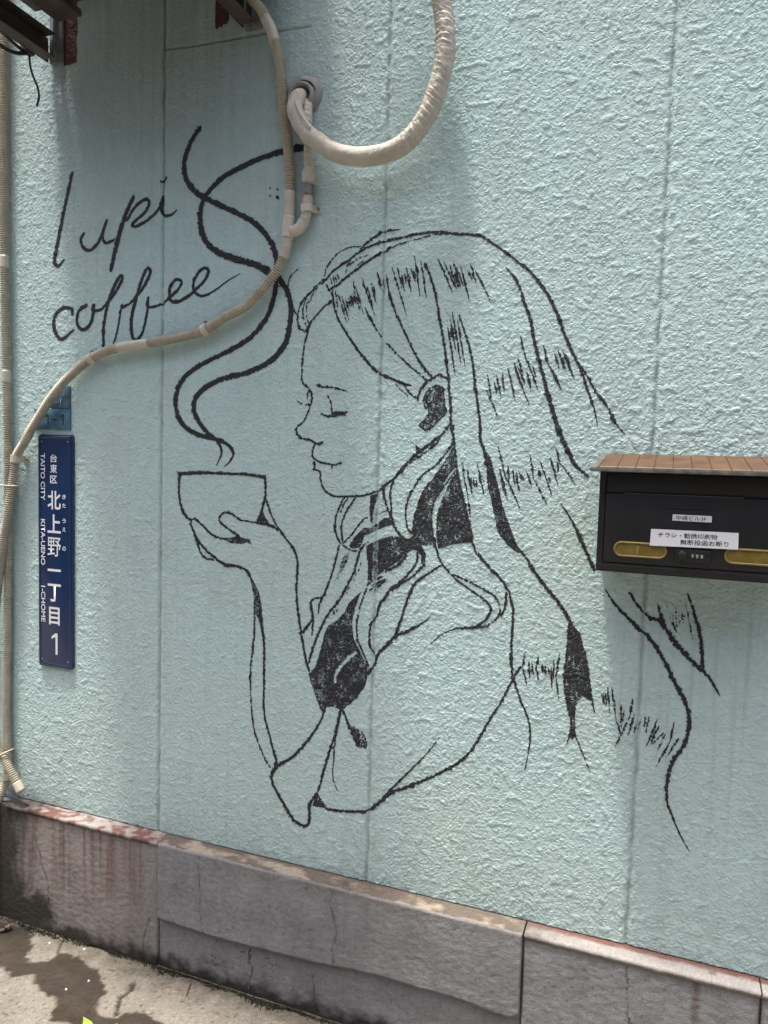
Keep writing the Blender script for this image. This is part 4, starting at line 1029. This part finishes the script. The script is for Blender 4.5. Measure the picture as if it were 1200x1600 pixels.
HOSE = [(-.40, -.16, 2.515), (-.375, -.085, 2.480), (-.346, -.045, 2.436), (-.317, -.030, 2.409), (-.305, -.024, 2.387), (-.290, -.021, 2.359), (-.278, -.02, 2.323), (-.267, -.02, 2.289), (-.260, -.02, 2.237), (-.252, -.02, 2.161), (-.246, -.02, 2.122), (-.240, -.02, 2.085), (-.235, -.02, 2.040), (-.233, -.02, 1.984), (-.233, -.02, 1.930), (-.236, -.02, 1.902), (-.238, -.02, 1.874), (-.249, -.02, 1.831), (-.271, -.02, 1.796), (-.311, -.02, 1.756), (-.353, -.02, 1.723), (-.412, -.02, 1.700), (-.463, -.018, 1.674), (-.533, -.02, 1.658), (-.617, -.02, 1.647), (-.740, -.02, 1.634), (-.818, -.018, 1.611), (-.881, -.02, 1.571), (-.946, -.022, 1.514), (-1.022, -.024, 1.419), (-1.038, -.024, 1.394), (-1.078, -.022, 1.343), (-1.086, -.022, 1.296), (-1.094, -.026, 1.241), (-1.103, -.032, 1.168), (-1.113, -.034, 1.113), (-1.126, -.034, 1.039), (-1.140, -.03, .975), (-1.156, -.026, .888), (-1.165, -.024, .774), (-1.164, -.026, .660), (-1.153, -.034, .567), (-1.134, -.038, .500), (-1.113, -.038, .474), (-1.083, -.038, .437), (-1.049, -.038, .389)]
dh = thing('drain_hose', (-.30, -.02, 1.75), 'beige corrugated drain hose sweeping diagonally down the wall from the outdoor unit', 'hose')
hp = spline(HOSE, .00125)
# smooth sleeves replace the ribs where the hose is joined
def near(z0, z1, x0=-9, x1=9): 
    k = np.where((hp[:, 2] <= z1) & (hp[:, 2] >= z0) & (hp[:, 0] >= x0) & (hp[:, 0] <= x1))[0]; return k[0], k[-1]
tube('hose_body', hp, corrugated(), MT['hose'], dh, 14)
def sleeve(i0, i1, r, mat, parent, name='sleeve', wrinkle=.0004, sides=18):
    p = hp[i0:i1:3]
    return tube(name, p, lambda s, a: r + wrinkle * pn(s * 260 + 0 * a, a * 2 + 0 * s, 5) + wrinkle * .8 * np.sin(s * 900), mat, parent, sides)
i0, i1 = near(2.325, 2.388); sleeve(i0, i1, .0128, MT['pvc'], dh)
i0, i1 = near(1.832, 1.985, -.26, -.2); 
k = (i1 - i0)
sleeve(i0, i0 + int(k * .42), .0135, MT['tape'], dh, 'tape_wrap', .0009)
sleeve(i0 + int(k * .38), i0 + int(k * .72), .0145, MT['pvc'], dh, 'tee_joint', .0001)
sleeve(i0 + int(k * .68), i1, .0130, MT['tape'], dh, 'tape_wrap', .0010)
i0, i1 = near(1.634, 1.646, -.73, -.63); sleeve(i0, i1, .0125, MT['pvc'], dh)
i0, i1 = near(1.382, 1.408, -1.05, -1.02); sleeve(i0, i1, .0118, MT['hose2'], dh)
sleeve(len(hp) - 26, len(hp) - 1, .0125, MT['pvc'], dh, 'end_cuff', .0001)

vh = thing('vertical_hose', (-1.12, -.015, .3), 'straight beige corrugated hose running down the left edge of the wall', 'hose')
VP = [(-1.118, -.016, 3.3), (-1.120, -.016, 2.75), (-1.122, -.016, 2.48), (-1.124, -.016, 2.073), (-1.119, -.016, 1.582), (-1.117, -.015, 1.331), (-1.120, -.014, .946), (-1.127, -.014, .627), (-1.124, -.015, .494), (-1.123, -.018, .414), (-1.134, -.034, .358), (-1.147, -.055, .297), (-1.16, -.07, .22), (-1.165, -.075, .12), (-1.165, -.08, .01)]
vp = spline(VP, .00125); tube('hose_body', vp, corrugated(.0062, .0108, .0018), MT['hose2'], vh, 14)
for za, zb in ((1.545, 1.585), (1.86, 1.90)):
    k = np.where((vp[:, 2] > za) & (vp[:, 2] < zb))[0]; tube('sleeve', vp[k[0]:k[-1]:4], const(.0124), MT['pvc'], vh, 16)

def clamp(parent_thing, x, y, z, ang, R, mat, ear=1, label=None, name='saddle_clamp', wd=.016):
    """saddle strap round a hose at x,y,z whose run makes `ang` with the x axis in the wall plane"""
    t = Vector((math.cos(ang), 0, math.sin(ang))); n = Vector((-math.sin(ang), 0, math.cos(ang))); up = Vector((0, -1, 0))
    c = Vector((x, y, z)); bm = bmesh.new(); rows = []
    prof = [(-(R + .012), y)] if ear in (-1, 0) else []
    pts = []
    if ear <= 0: pts += [(-(R + .014), -y - .004), (-(R + .002), -y - .004)]
    for k in range(15):
        a = rad(200 - k * (220 / 14)); pts.append(((R + .0012) * math.cos(a), -(R + .0012) * math.sin(a)))
    if ear >= 0: pts += [((R + .002), -y - .004), ((R + .014), -y - .004)]
    for s in (-wd / 2, wd / 2):
        rows.append([bm.verts.new(c + t * s + n * u + (-up) * v) for u, v in pts])
    fs = [bm.faces.new((rows[0][k], rows[0][k + 1], rows[1][k + 1], rows[1][k])) for k in range(len(pts) - 1)]
    bmesh.ops.recalc_face_normals(bm, faces=bm.faces)
    bmesh.ops.solidify(bm, geom=bm.faces[:], thickness=.0030)
    o = bm_obj(name, bm, mat, parent_thing, True)
    if label: tag(o, label)
    e = R + .010
    q = c + n * (e if ear >= 0 else -e); q.y = -.004
    tube('screw', [q, q + Vector((0, -.005, 0))], const(.0032), MT['steel'], parent_thing, 8)
    return o
clamp(dh, -.463, -.018, 1.674, rad(21), .0135, MT['pvc'], 1)
clamp(dh, -.818, -.018, 1.611, rad(24), .0135, MT['pvc'], 1)
clamp(dh, -1.079, -.022, 1.338, rad(84), .0132, MT['pvc'], -1, wd=.020)
clamp(vh, -1.123, -.018, .414, rad(90), .0132, MT['pvc'], -1, wd=.018)
def tie(parent, c, R, nrm, mat, wd=.0045):
    """thin strap loop round one or two hoses: points of a stadium in the plane normal to nrm"""
    t = Vector(nrm).normalized(); n = t.cross(Vector((0, -1, 0))).normalized(); up = Vector((0, -1, 0))
    P = []
    for k in range(33):
        a = 2 * math.pi * k / 32; P.append(Vector(c) + n * (R[0] * math.cos(a)) + up * (R[1] * math.sin(a)))
    return tube('strap', P, const(wd / 2), mat, parent, 6, False)
tie(dh, (-1.103, -.022, 1.262), (.029, .0165), (0, 0, 1), MT['pvc'])
tie(dh, (-1.119, -.029, .487), (.022, .024), (.5, 0, -.86), MT['pvc'])

# ------------------------------------------------------------------ refrigerant line set in cream tape, its wall sleeve and branch
ws = thing('wall_sleeve', (-.211, 0, 2.207), 'round mauve-grey sealing cap where the taped pipe enters the wall', 'pipe cap')
def lathe(name, c, prof, mat, parent, n=48, wob=0.):
    V = []; m = len(prof)
    for k in range(n):
        a = 2 * math.pi * k / n
        for r, y in prof:
            rr = r * (1 + wob * math.sin(3 * a + 1) + wob * .6 * math.sin(5 * a))
            V.append((c[0] + rr * math.cos(a), y, c[1] + rr * math.sin(a)))
    F = [(k * m + j, k * m + j + 1, ((k + 1) % n) * m + j + 1, ((k + 1) % n) * m + j) for k in range(n) for j in range(m - 1)]
    return mesh(name, np.array(V), F, mat, parent, True)
lathe('flange', (-.210, 2.206), [(.046, .003), (.0455, -.004), (.043, -.008), (.036, -.010), (.033, -.0115)], MT['putty'], ws, wob=.018)
lathe('collar', (-.212, 2.200), [(.034, -.010), (.033, -.019), (.030, -.023), (.026, -.023), (.023, -.017), (.020, .0), (.010, .002), (.0005, .003)], MT['putty'], ws, wob=.012)

rp = thing('refrigerant_pipe', (-.05, -.06, 2.03), 'thick pipe bundle wrapped in cream tape looping from the wall hole upwards', 'pipe')
PIPE_ = [(-.214, .01, 2.204), (-.214, -.012, 2.200), (-.213, -.032, 2.186), (-.208, -.052, 2.156), (-.196, -.064, 2.128), (-.183, -.068, 2.107), (-.166, -.070, 2.089), (-.141, -.070, 2.071), (-.115, -.070, 2.052), (-.080, -.070, 2.037), (-.043, -.070, 2.029), (-.010, -.070, 2.027), (.020, -.070, 2.030), (.046, -.070, 2.037), (.068, -.070, 2.049), (.090, -.070, 2.069), (.109, -.070, 2.095), (.124, -.070, 2.126), (.135, -.070, 2.159), (.143, -.070, 2.190), (.147, -.070, 2.222), (.146, -.07, 2.252), (.143, -.070, 2.280), (.136, -.070, 2.319), (.12, -.07, 2.40), (.09, -.072, 2.50), (.04, -.08, 2.60), (-.08, -.11, 2.68), (-.24, -.15, 2.70)]
PIPE = [(x, y if z > 2.33 else max(y, -.056), z) for x, y, z in PIPE_]
pp = spline(PIPE, .0011); plen = len(pp) * .0011
def taped(s, a):
    u = s / .0140 + a / (2 * np.pi) * 2 + .35 * pn(s * 26, a * .6, 125)                         # helical lap of the tape
    ph = u % 1.0
    lap = (.0010 * (ph - .5) - .0011 * sm(.86, 1.0, ph)) * (1 + pn(s * 30, a * .8, 124))
    tight = sm(.30, .42, s)                                 # wrapped tighter and creased further along
    w1 = pn(s * 190 + a * 3.2, a * 2.4 + s * 6, 121); w2 = pn(s * 420 + a * 5, a * 1.3, 122); w3 = pn(s * 40, a * 1.2, 123)
    edge = sm(.02, .0, np.abs(((s - .105) % .075) - .0375) - .0)   # broad overlaps
    r = .0184 + .0022 * sm(.05, .30, s) + lap * (.4 + .7 * tight) + .0011 * w1 * (.35 + .8 * tight) + .0007 * w2 * (.3 + tight) + .0006 * w3
    return r - .0012 * edge * (1 - tight)
tube('pipe_body', pp, taped, MT['tape'], rp, 48)
# loose tape fold along the first bend
fold = [p + np.array([.010 + .004 * math.sin(i * .05), -.018, .006]) for i, p in enumerate(pp[45:150:3])]
tube('tape_fold', fold, lambda s, a: .0022 + .0012 * np.cos(a) + 0 * s, MT['tape'], rp, 8)

BR = [(-.196, -.012, 2.185), (-.190, -.024, 2.150), (-.188, -.026, 2.118), (-.186, -.022, 2.088), (-.185, -.02, 2.052), (-.184, -.02, 2.023), (-.185, -.02, 2.008), (-.187, -.02, 1.984), (-.186, -.02, 1.961), (-.188, -.02, 1.942), (-.191, -.02, 1.922), (-.198, -.02, 1.909), (-.206, -.02, 1.899), (-.219, -.02, 1.894), (-.233, -.02, 1.898)]
bt = thing('branch_drain_pipe', (-.186, -.02, 1.9), 'short taped drain pipe below the wall cap joining the diagonal hose', 'pipe')
bp = spline(BR, .001)
def br_r(s, a):
    r = .0118 + .0006 * pn(s * 150 + a, a * 1.5, 131) + .0005 * np.sin(s * 520 + a)
    return r + .0042 * sm(.150, .166, s) * sm(.192, .184, s) * (1 + .12 * pn(s * 130, a * 2, 132))
nb = len(bp)
tube('taped_pipe', bp[:int(nb * .86)], br_r, MT['tape'], bt, 24)
kk = np.where((bp[:, 2] < 1.997) & (bp[:, 2] > 1.968))[0]; tube('foil_label', bp[kk[0]:kk[-1]:2], const(.0136), MT['smudge'], bt, 20)
kk = np.where((bp[:, 2] < 1.921))[0]; tube('elbow', bp[kk[0] + 8:], const(.0132), MT['pvc'], bt, 20)
clamp(bt, -.188, -.02, 1.942, rad(95), .0132, MT['pvc'], -1, wd=.018)

# ------------------------------------------------------------------ mailbox
mb = thing('mailbox', (.682, 0, 1.16), 'black metal wall mailbox with copper-brown tiled roof, two amber windows and notice stickers', 'mailbox')
BX0, BX1, BZ0, BZ1, BY = .506, .858, 1.161, 1.356, -.126
def shell():
    bm = bmesh.new()
    def q(a, b, c, d): bm.faces.new([bm.verts.new(v) for v in (a, b, c, d)])
    t = .0115; o = [(BX0, BZ0), (BX1, BZ0), (BX1, BZ1), (BX0, BZ1)]; i = [(BX0 + t, BZ0 + .017), (BX1 - t, BZ0 + .017), (BX1 - t, BZ1 - .004), (BX0 + t, BZ1 - .004)]
    yi = BY + .006
    for k in range(4):
        n = (k + 1) % 4
        q((o[k][0], .0, o[k][1]), (o[n][0], .0, o[n][1]), (o[n][0], BY, o[n][1]), (o[k][0], BY, o[k][1]))
        q((o[k][0], BY, o[k][1]), (o[n][0], BY, o[n][1]), (i[n][0], BY, i[n][1]), (i[k][0], BY, i[k][1]))
        q((i[k][0], BY, i[k][1]), (i[n][0], BY, i[n][1]), (i[n][0], yi, i[n][1]), (i[k][0], yi, i[k][1]))
    q(*[(x, yi, z) for x, z in i]); q(*[(x, 0, z) for x, z in o])
    bmesh.ops.remove_doubles(bm, verts=bm.verts, dist=1e-6)
    bmesh.ops.recalc_face_normals(bm, faces=bm.faces)
    bmesh.ops.bevel(bm, geom=[e for e in bm.edges if e.calc_face_angle(0) > .5], offset=.0009, segments=2, affect='EDGES')
    return bm_obj('body', bm, MT['black'], mb, True)
shell()
door = box('door', (BX0 + .0128, BY - .0005, BZ0 + .0185), (BX1 - .0128, BY + .010, 1.3115), MT['black'], mb, .0012)
box('slot_flap', (BX0 + .0128, BY + .0035, 1.3140), (BX1 - .0128, BY + .010, BZ1 - .0055), MT['black'], mb, .0012)
box('flap_edge', (BX0 + .045, BY - .0008, 1.3122), (BX1 - .10, BY + .004, 1.3134), MT['rim'], mb, .0003)
box('pressed_bar', (.617, BY - .0022, 1.2885), (.728, BY + .001, 1.2915), MT['black'], door, .0009)
box('bottom_rail', (BX0 + .002, BY - .0012, BZ0 + .002), (BX1 - .002, BY + .004, BZ0 + .0145), MT['black'], mb, .001)
dy = BY - .0005
def window(x0, x1, z0, z1, bar):
    r = (z1 - z0) / 2
    out = round_rect(x0, z0, x1, z1, r - 1e-4, 10); inn = round_rect(x0 + .0045, z0 + .0045, x1 - .0045, z1 - .0045, r - .0047, 10)
    pane = plate('window', inn, dy + .001, dy - .0012, MT['amber'], door, 0)
    ring('window_trim', out, inn, dy, dy - .0034, MT['amberring'], pane)
    if bar: box('window_bar', (x0 + .041, dy - .0020, z0 + .0065), (x0 + .047, dy - .0010, z1 - .0065), MT['amberring'], pane, .0003)
window(.537, .6335, 1.1915, 1.2215, True); window(.7305, .827, 1.1915, 1.2215, False)
lock = box('combination_lock', (.6465, dy - .0055, 1.1900), (.7075, dy + .001, 1.2135), MT['black'], door, .0015)
tube('knob', [(.6600, dy - .005, 1.2022), (.6600, dy - .0125, 1.2022), (.6600, dy - .0135, 1.2022)], lambda s, a: np.where(s > .0080, .0068, .0082) + 0 * a, MT['black'], lock, 24)
box('dial_slot', (.673, dy - .0060, 1.1975), (.6985, dy - .0050, 1.2070), MT['dark'], lock, .0003)
for k in range(3):
    x = .6775 + k * .0078
    w_ = tube('number_wheel', [(x - .0023, dy - .0052, 1.2022), (x + .0023, dy - .0052, 1.2022)], const(.0028), MT['rim'], lock, 16)
    text_mesh('digit', '8', x, 1.2036, dy - .0083, .0032, .0030, MT['paper2'], lock)
    text_mesh('digit', '0', x, 1.2000, dy - .0081, .0030, .0022, MT['paper2'], lock)
st1 = box('name_sticker', (.6395, dy - .0010, 1.2655), (.7065, dy + .0005, 1.2772), MT['paper2'], door, 0)
text_mesh('print', '中嶋ビル3F', .6715, 1.2713, dy - .0014, .0515, .0082, MT['print'], st1)
st2 = plate('notice_sticker', [(.6022, 1.2168), (.7528, 1.2192), (.7520, 1.2490), (.6030, 1.2478)], dy + .0005, dy - .0062, MT['paper'], door, 0)
text_mesh('print', 'チラシ・勧誘印刷物', .6665, 1.2388, dy - .0066, .1015, .0096, MT['print'], st2, rad(.6), .006)
text_mesh('print', '無断投函お断り', .6955, 1.2272, dy - .0066, .0815, .0096, MT['print'], st2, rad(.6), .006)
# roof: sloping lid with pressed tiles
RX0, RX1 = .489, .875; ry0, ry1, rz0, rz1 = -.001, -.163, 1.3895, 1.3600
def roof_z(y): return rz0 + (rz1 - rz0) * (y - ry0) / (ry1 - ry0)
bm = bmesh.new()
tp = [(RX0 + .012, ry0), (RX1 - .012, ry0), (RX1, ry1), (RX0, ry1)]
vt = [bm.verts.new((x, y, roof_z(y))) for x, y in tp]; vb = [bm.verts.new((x, y, roof_z(y) - .0075)) for x, y in tp]
bm.faces.new(vt); bm.faces.new(vb[::-1])
for k in range(4): bm.faces.new((vt[k], vt[(k + 1) % 4], vb[(k + 1) % 4], vb[k]))
bmesh.ops.recalc_face_normals(bm, faces=bm.faces)
bmesh.ops.bevel(bm, geom=list(bm.edges), offset=.0015, segments=2, affect='EDGES')
roof = bm_obj('roof', bm, MT['rim'], mb, True)
bed = plate('tile_bed', [(0, 0), (1, 0), (1, 1), (0, 1)], 0, 1, MT['copper_dark'], roof, 0)
bv = [(x, y, roof_z(y) + h_) for h_ in (.0006, -.001) for x, y in ((RX0 + .022, ry0 - .004), (RX1 - .022, ry0 - .004), (RX1 - .013, ry1 + .004), (RX0 + .013, ry1 + .004))]
bed.data.clear_geometry(); bed.data.from_pydata(bv, [], [(0, 1, 2, 3)[::-1], (4, 5, 6, 7)] + [(k, (k + 1) % 4, 4 + (k + 1) % 4, 4 + k) for k in range(4)])
nt = 11; pitch = (RX1 - RX0 - .030) / nt
for k in range(nt):
    xa = RX0 + .017 + k * pitch; 
    skew = .9
    bm = bmesh.new(); y_a, y_b = ry0 - .006, ry1 + .006
    def cvt(x, y): 
        f = (y - ry0) / (ry1 - ry0); mid = (RX0 + RX1) / 2; return mid + (x - mid) * (.965 + .035 * f)
    g_ = .0006
    lo_ = [bm.verts.new((cvt(x, y), y, roof_z(y) - .001)) for x, y in ((xa + g_, y_a), (xa + pitch - g_, y_a), (xa + pitch - g_, y_b), (xa + g_, y_b))]
    hi_ = [bm.verts.new((cvt(x, y), y, roof_z(y) + .0018)) for x, y in ((xa + 1.8 * g_, y_a - .002), (xa + pitch - 1.8 * g_, y_a - .002), (xa + pitch - 1.8 * g_, y_b + .002), (xa + 1.8 * g_, y_b + .002))]
    bm.faces.new(hi_); bm.faces.new(lo_[::-1])
    for q_ in range(4): bm.faces.new((lo_[q_], lo_[(q_ + 1) % 4], hi_[(q_ + 1) % 4], hi_[q_]))
    bm_obj('roof_tile', bm, MT['copper'], roof)

# ------------------------------------------------------------------ outdoor air-conditioning unit and brackets above the frame
ac = thing('outdoor_unit', (-.60, -.24, 2.47), 'cream air-conditioner outdoor unit above the wall brackets, only its underside edge in view', 'air conditioner')
box('casing', (-.955, -.465, 2.492), (-.235, -.068, 3.06), MT['acbody'], ac, .008, 3)
box('top_lid', (-.962, -.472, 3.06), (-.228, -.061, 3.075), MT['acbody'], ac, .004)
for x in (-.905, -.375):
    box('foot', (x, -.49, 2.468), (x + .08, -.045, 2.487), MT['brown'], ac, .003)
box('base_pan', (-.950, -.460, 2.4865), (-.240, -.073, 2.4925), MT['brown'], ac, .002)
for k in range(9):
    r_ = .03 + k * .022
    P = [(-.66 + r_ * math.cos(a), -.471, 2.78 + r_ * math.sin(a)) for a in np.linspace(0, 2 * math.pi, 40)]
    tube('fan_guard_ring', P, const(.0015), MT['dark'], ac, 5, False)
box('valve_cover', (-.42, -.470, 2.56), (-.25, -.464, 2.86), MT['acbody'], ac, .003)
for k, (x, lb) in enumerate(((-.972, 'brown steel wall bracket with black cable tied to it at the upper left corner'), (-.372, 'dark steel wall bracket end above the horizontal board joint'))):
    zb = 2.392 if k == 0 else 2.378
    br = thing('wall_bracket', (x, 0, zb), lb, 'bracket', 'brackets carrying the outdoor unit')
    box('wall_plate', (x + .004, -.0085, zb), (x + .046, .001, 2.80), MT['steel'], br, .001)
    box('wall_plate_rib', (x + .027, -.022, zb + .004), (x + .0305, -.008, 2.80), MT['steel'], br, .0006)
    m_ = MT['brown']
    box('arm_web', (x - .002, -.46, zb + .004), (x + .002, -.010, zb + .066), m_, br, .0008)
    box('arm_flange', (x + .0025, -.46, zb + .004), (x + .038, -.024, zb + .0075), m_, br, .0008)
    box('arm_flange', (x + .0025, -.46, zb + .062), (x + .038, -.024, zb + .066), m_, br, .0008)
    for y_ in (-.03, -.10, -.36):
        tube('bolt', [(x - .0015, y_, zb + .035), (x - .009, y_, zb + .035)], const(.0075), MT['steel'], br, 6, True, False)
    tube('brace', [(x + .02, -.012, 2.78), (x + .02, -.44, zb + .066)], const(.008), m_, br, 10)
cb = thing('power_cable', (-1.0, -.08, 2.39), 'black cable strapped under the corner bracket with a loose tail hanging down', 'cable')
tube('cable', spline([(-1.01, -.50, 2.46), (-1.004, -.34, 2.42), (-1.0, -.22, 2.398), (-.994, -.15, 2.376), (-.988, -.10, 2.378), (-.984, -.06, 2.402), (-.982, -.055, 2.44)], .004), const(.0048), MT['dark'], cb, 10)
tube('cable', spline([(-1.006, -.50, 2.475), (-.998, -.30, 2.445), (-.99, -.16, 2.412), (-.986, -.08, 2.395), (-.985, -.05, 2.42)], .004), const(.0042), MT['dark'], cb, 10)
tube('cable_tail', spline([(-.984, -.06, 2.402), (-.987, -.056, 2.374), (-.983, -.050, 2.345), (-.972, -.045, 2.315), (-.970, -.043, 2.290), (-.979, -.042, 2.270)], .003), const(.0027), MT['dark'], cb, 8)
box('cable_clip', (-.995, -.082, 2.392), (-.974, -.05, 2.412), MT['dark'], cb, .003)

# ------------------------------------------------------------------ weed, moss, litter
wd_ = thing('weed_seedling', (-.50, -.36, 0), 'young weed with pale yellow-green leaf tips poking up from the pavement', 'plant')
tube('stem', spline([(-.50, -.36, 0), (-.502, -.357, .02), (-.505, -.352, .04)], .004), const(.0022), MT['stem'], wd_, 8)
def leaf(base, tip, w, bend, name='leaf'):
    B = np.array(base); T = np.array(tip); d = T - B; side = np.cross(d, (0, 0, 1.)); side /= np.linalg.norm(side) + 1e-9
    V = []; n = 9
    for k in range(n):
        t = k / (n - 1); c = B + d * t + np.array([0, 0, bend * math.sin(math.pi * t)])
        ww = w * math.sin(math.pi * min(1, t * .82 + .14)) ** .9 * (1 - t ** 6)
        V += [c - side * ww + np.array([0, 0, .12 * w]), c, c + side * ww + np.array([0, 0, .12 * w])]
    F = [(3 * k + j, 3 * k + j + 1, 3 * k + j + 4, 3 * k + j + 3) for k in range(n - 1) for j in range(2)]
    return mesh(name, np.array(V), F, MT['leaf'], wd_, True)
leaf((-.505, -.352, .040), (-.549, -.338, .083), .013, .006); leaf((-.503, -.354, .038), (-.457, -.332, .092), .012, .004)
leaf((-.50, -.358, .03), (-.525, -.41, .05), .012, .008); leaf((-.50, -.358, .028), (-.455, -.395, .045), .012, .008); leaf((-.502, -.356, .036), (-.50, -.375, .075), .010, .003)

def moss_strip():
    V = []; F = []
    r = random.Random(5)
    for k in range(5200):
        x = -1.15 + r.random() ** .8 * 1.25; y = -.041 - abs(r.gauss(0, .006)) * (1 + .9 * math.sin(x * 31) * math.sin(x * 11 + 1)) - (.012 if x < -.9 else 0) * r.random()
        if r.random() > .35 + .65 * (math.sin(x * 23) * .5 + .5): continue
        h_ = r.uniform(.001, .005) * (1.4 if x < -.5 else .9)
        for b in range(3):
            a = r.uniform(0, 6.28); w = r.uniform(.0008, .002); dx, dy = r.gauss(0, .0025), r.gauss(0, .0025)
            i = len(V); V += [(x + math.cos(a) * w, y + math.sin(a) * w, -.001), (x - math.cos(a) * w, y - math.sin(a) * w, -.001), (x + dx, y + dy, h_)]
            F.append((i, i + 1, i + 2))
    tag(mesh('moss', np.array(V), F, MT['moss'], None, False), 'dark moss and dirt lining the foot of the wall', 'moss', kind='stuff')
moss_strip()
def twig(pts, r, label):
    tag(tube('dry_twig', spline(pts, .004), lambda s, a: r * (1 - .5 * s / .05) + 0 * a, MT['twig'], None, 6), label, 'twig', 'dry bits at the foot of the wall')
twig([(-.455, -.060, .002), (-.445, -.085, .003), (-.437, -.105, .003)], .0018, 'thin dry twig lying on pale concrete by the wall foot')
twig([(-.47, -.052, .004), (-.44, -.056, .008), (-.40, -.053, .004)], .0012, 'wiry dead grass stalk lying along the wall foot')
twig([(-.51, -.050, .003), (-.48, -.060, .007), (-.455, -.052, .003)], .0010, 'curled dead grass stalk at the wall foot left of the twig')
for k, (x, y, s_, lb) in enumerate(((-.905, -.079, .0045, 'pale paint chip near the corner of the wet patch'), (-.80, -.062, .005, 'white chip beside the mossy wall foot'), (-.73, -.20, .004, 'pale chip lying in the middle of the wet patch'), (-.70, -.155, .004, 'tiny pale chip at the top of the wet patch'))):
    a = k * 1.3
    P = [(x + s_ * math.cos(a + q) * (1 if i % 2 else .6), y + s_ * math.sin(a + q) * (1 if i % 2 else .6)) for i, q in enumerate(np.linspace(0, 5.2, 6))]
    V = [(px, py, .0006) for px, py in P] + [(px * .5 + x * .5, py * .5 + y * .5, .0034) for px, py in P]
    F = [(i, (i + 1) % 6, 6 + (i + 1) % 6, 6 + i) for i in range(6)] + [tuple(range(6, 12))]
    tag(mesh('paint_chip', np.array(V), F, MT['chip'], None, False), lb, 'chip', 'paint chips on the pavement')
r5 = random.Random(9)
for k in range(4):
    x = -1.09 + r5.random() * .06; y = -.075 - r5.random() * .05; a = r5.random() * 6.28; s_ = .007 + r5.random() * .006
    V = []
    for t in np.linspace(-1, 1, 6):
        w = s_ * .45 * (1 - t * t) + .0004
        for q in (-1, 0, 1):
            V.append((x + s_ * t * math.cos(a) - q * w * math.sin(a), y + s_ * t * math.sin(a) + q * w * math.cos(a), .004 + .004 * q * q + .003 * (1 - t * t) * r5.random() + .002 * k))
    F = [(3 * i + j, 3 * i + j + 1, 3 * i + j + 4, 3 * i + j + 3) for i in range(5) for j in range(2)]
    tag(mesh('dry_leaf', np.array(V), F, MT['deadleaf'], None, True), 'small dry reddish leaf in the litter at the mouldy wall corner', 'leaf', 'dry leaves in the corner')

# ------------------------------------------------------------------ added house front opposite, out of view, keeping low sky light off the wall
MT['facade'] = simple('grey_render', (.21, .21, .205), .85, var=.12, scale=2, bump=.3)
MT['glass'] = simple('dark_window_glass', (.03, .035, .04), .12, var=.1)
MT['frame'] = simple('aluminium_frame', (.45, .45, .44), .45, metal=.3, var=.1)
ob = thing('building', (0, -5.6, 0), 'added grey rendered house front across the street, behind the viewer, blocking low sky', 'building')
box('wall', (-14, -9.0, 0), (14, -5.6, 5.6), MT['facade'], ob, .01)
box('parapet', (-14.1, -9.1, 5.6), (14.1, -5.5, 5.9), MT['facade'], ob, .02)
for fl in range(2):
    for k in range(8):
        if fl == 0 and k % 3 == 1: continue
        x = -12 + k * 3.2; z = .85 + fl * 2.6
        w_ = box('window', (x, -5.612, z), (x + 1.65, -5.58, z + 1.25), MT['glass'], ob, 0)
        for a_, b_ in (((x - .05, z - .05), (x + 1.70, z - .003)), ((x - .05, z + 1.253), (x + 1.70, z + 1.30)), ((x - .05, z), (x - .003, z + 1.25)), ((x + 1.653, z), (x + 1.70, z + 1.25)), ((x + .80, z + .003), (x + .85, z + 1.247))):
            box('window_frame', (a_[0], -5.63, a_[1]), (b_[0], -5.565, b_[1]), MT['frame'], w_, 0)
for x in (-8.8, .8, 10.4):
    d_ = box('door', (x, -5.615, .02), (x + .92, -5.57, 2.05), MT['brown'], ob, .004)
    tube('handle', [(x + .82, -5.565, 1.0), (x + .82, -5.52, 1.0), (x + .74, -5.52, 1.0)], const(.010), MT['steel'], d_, 8)
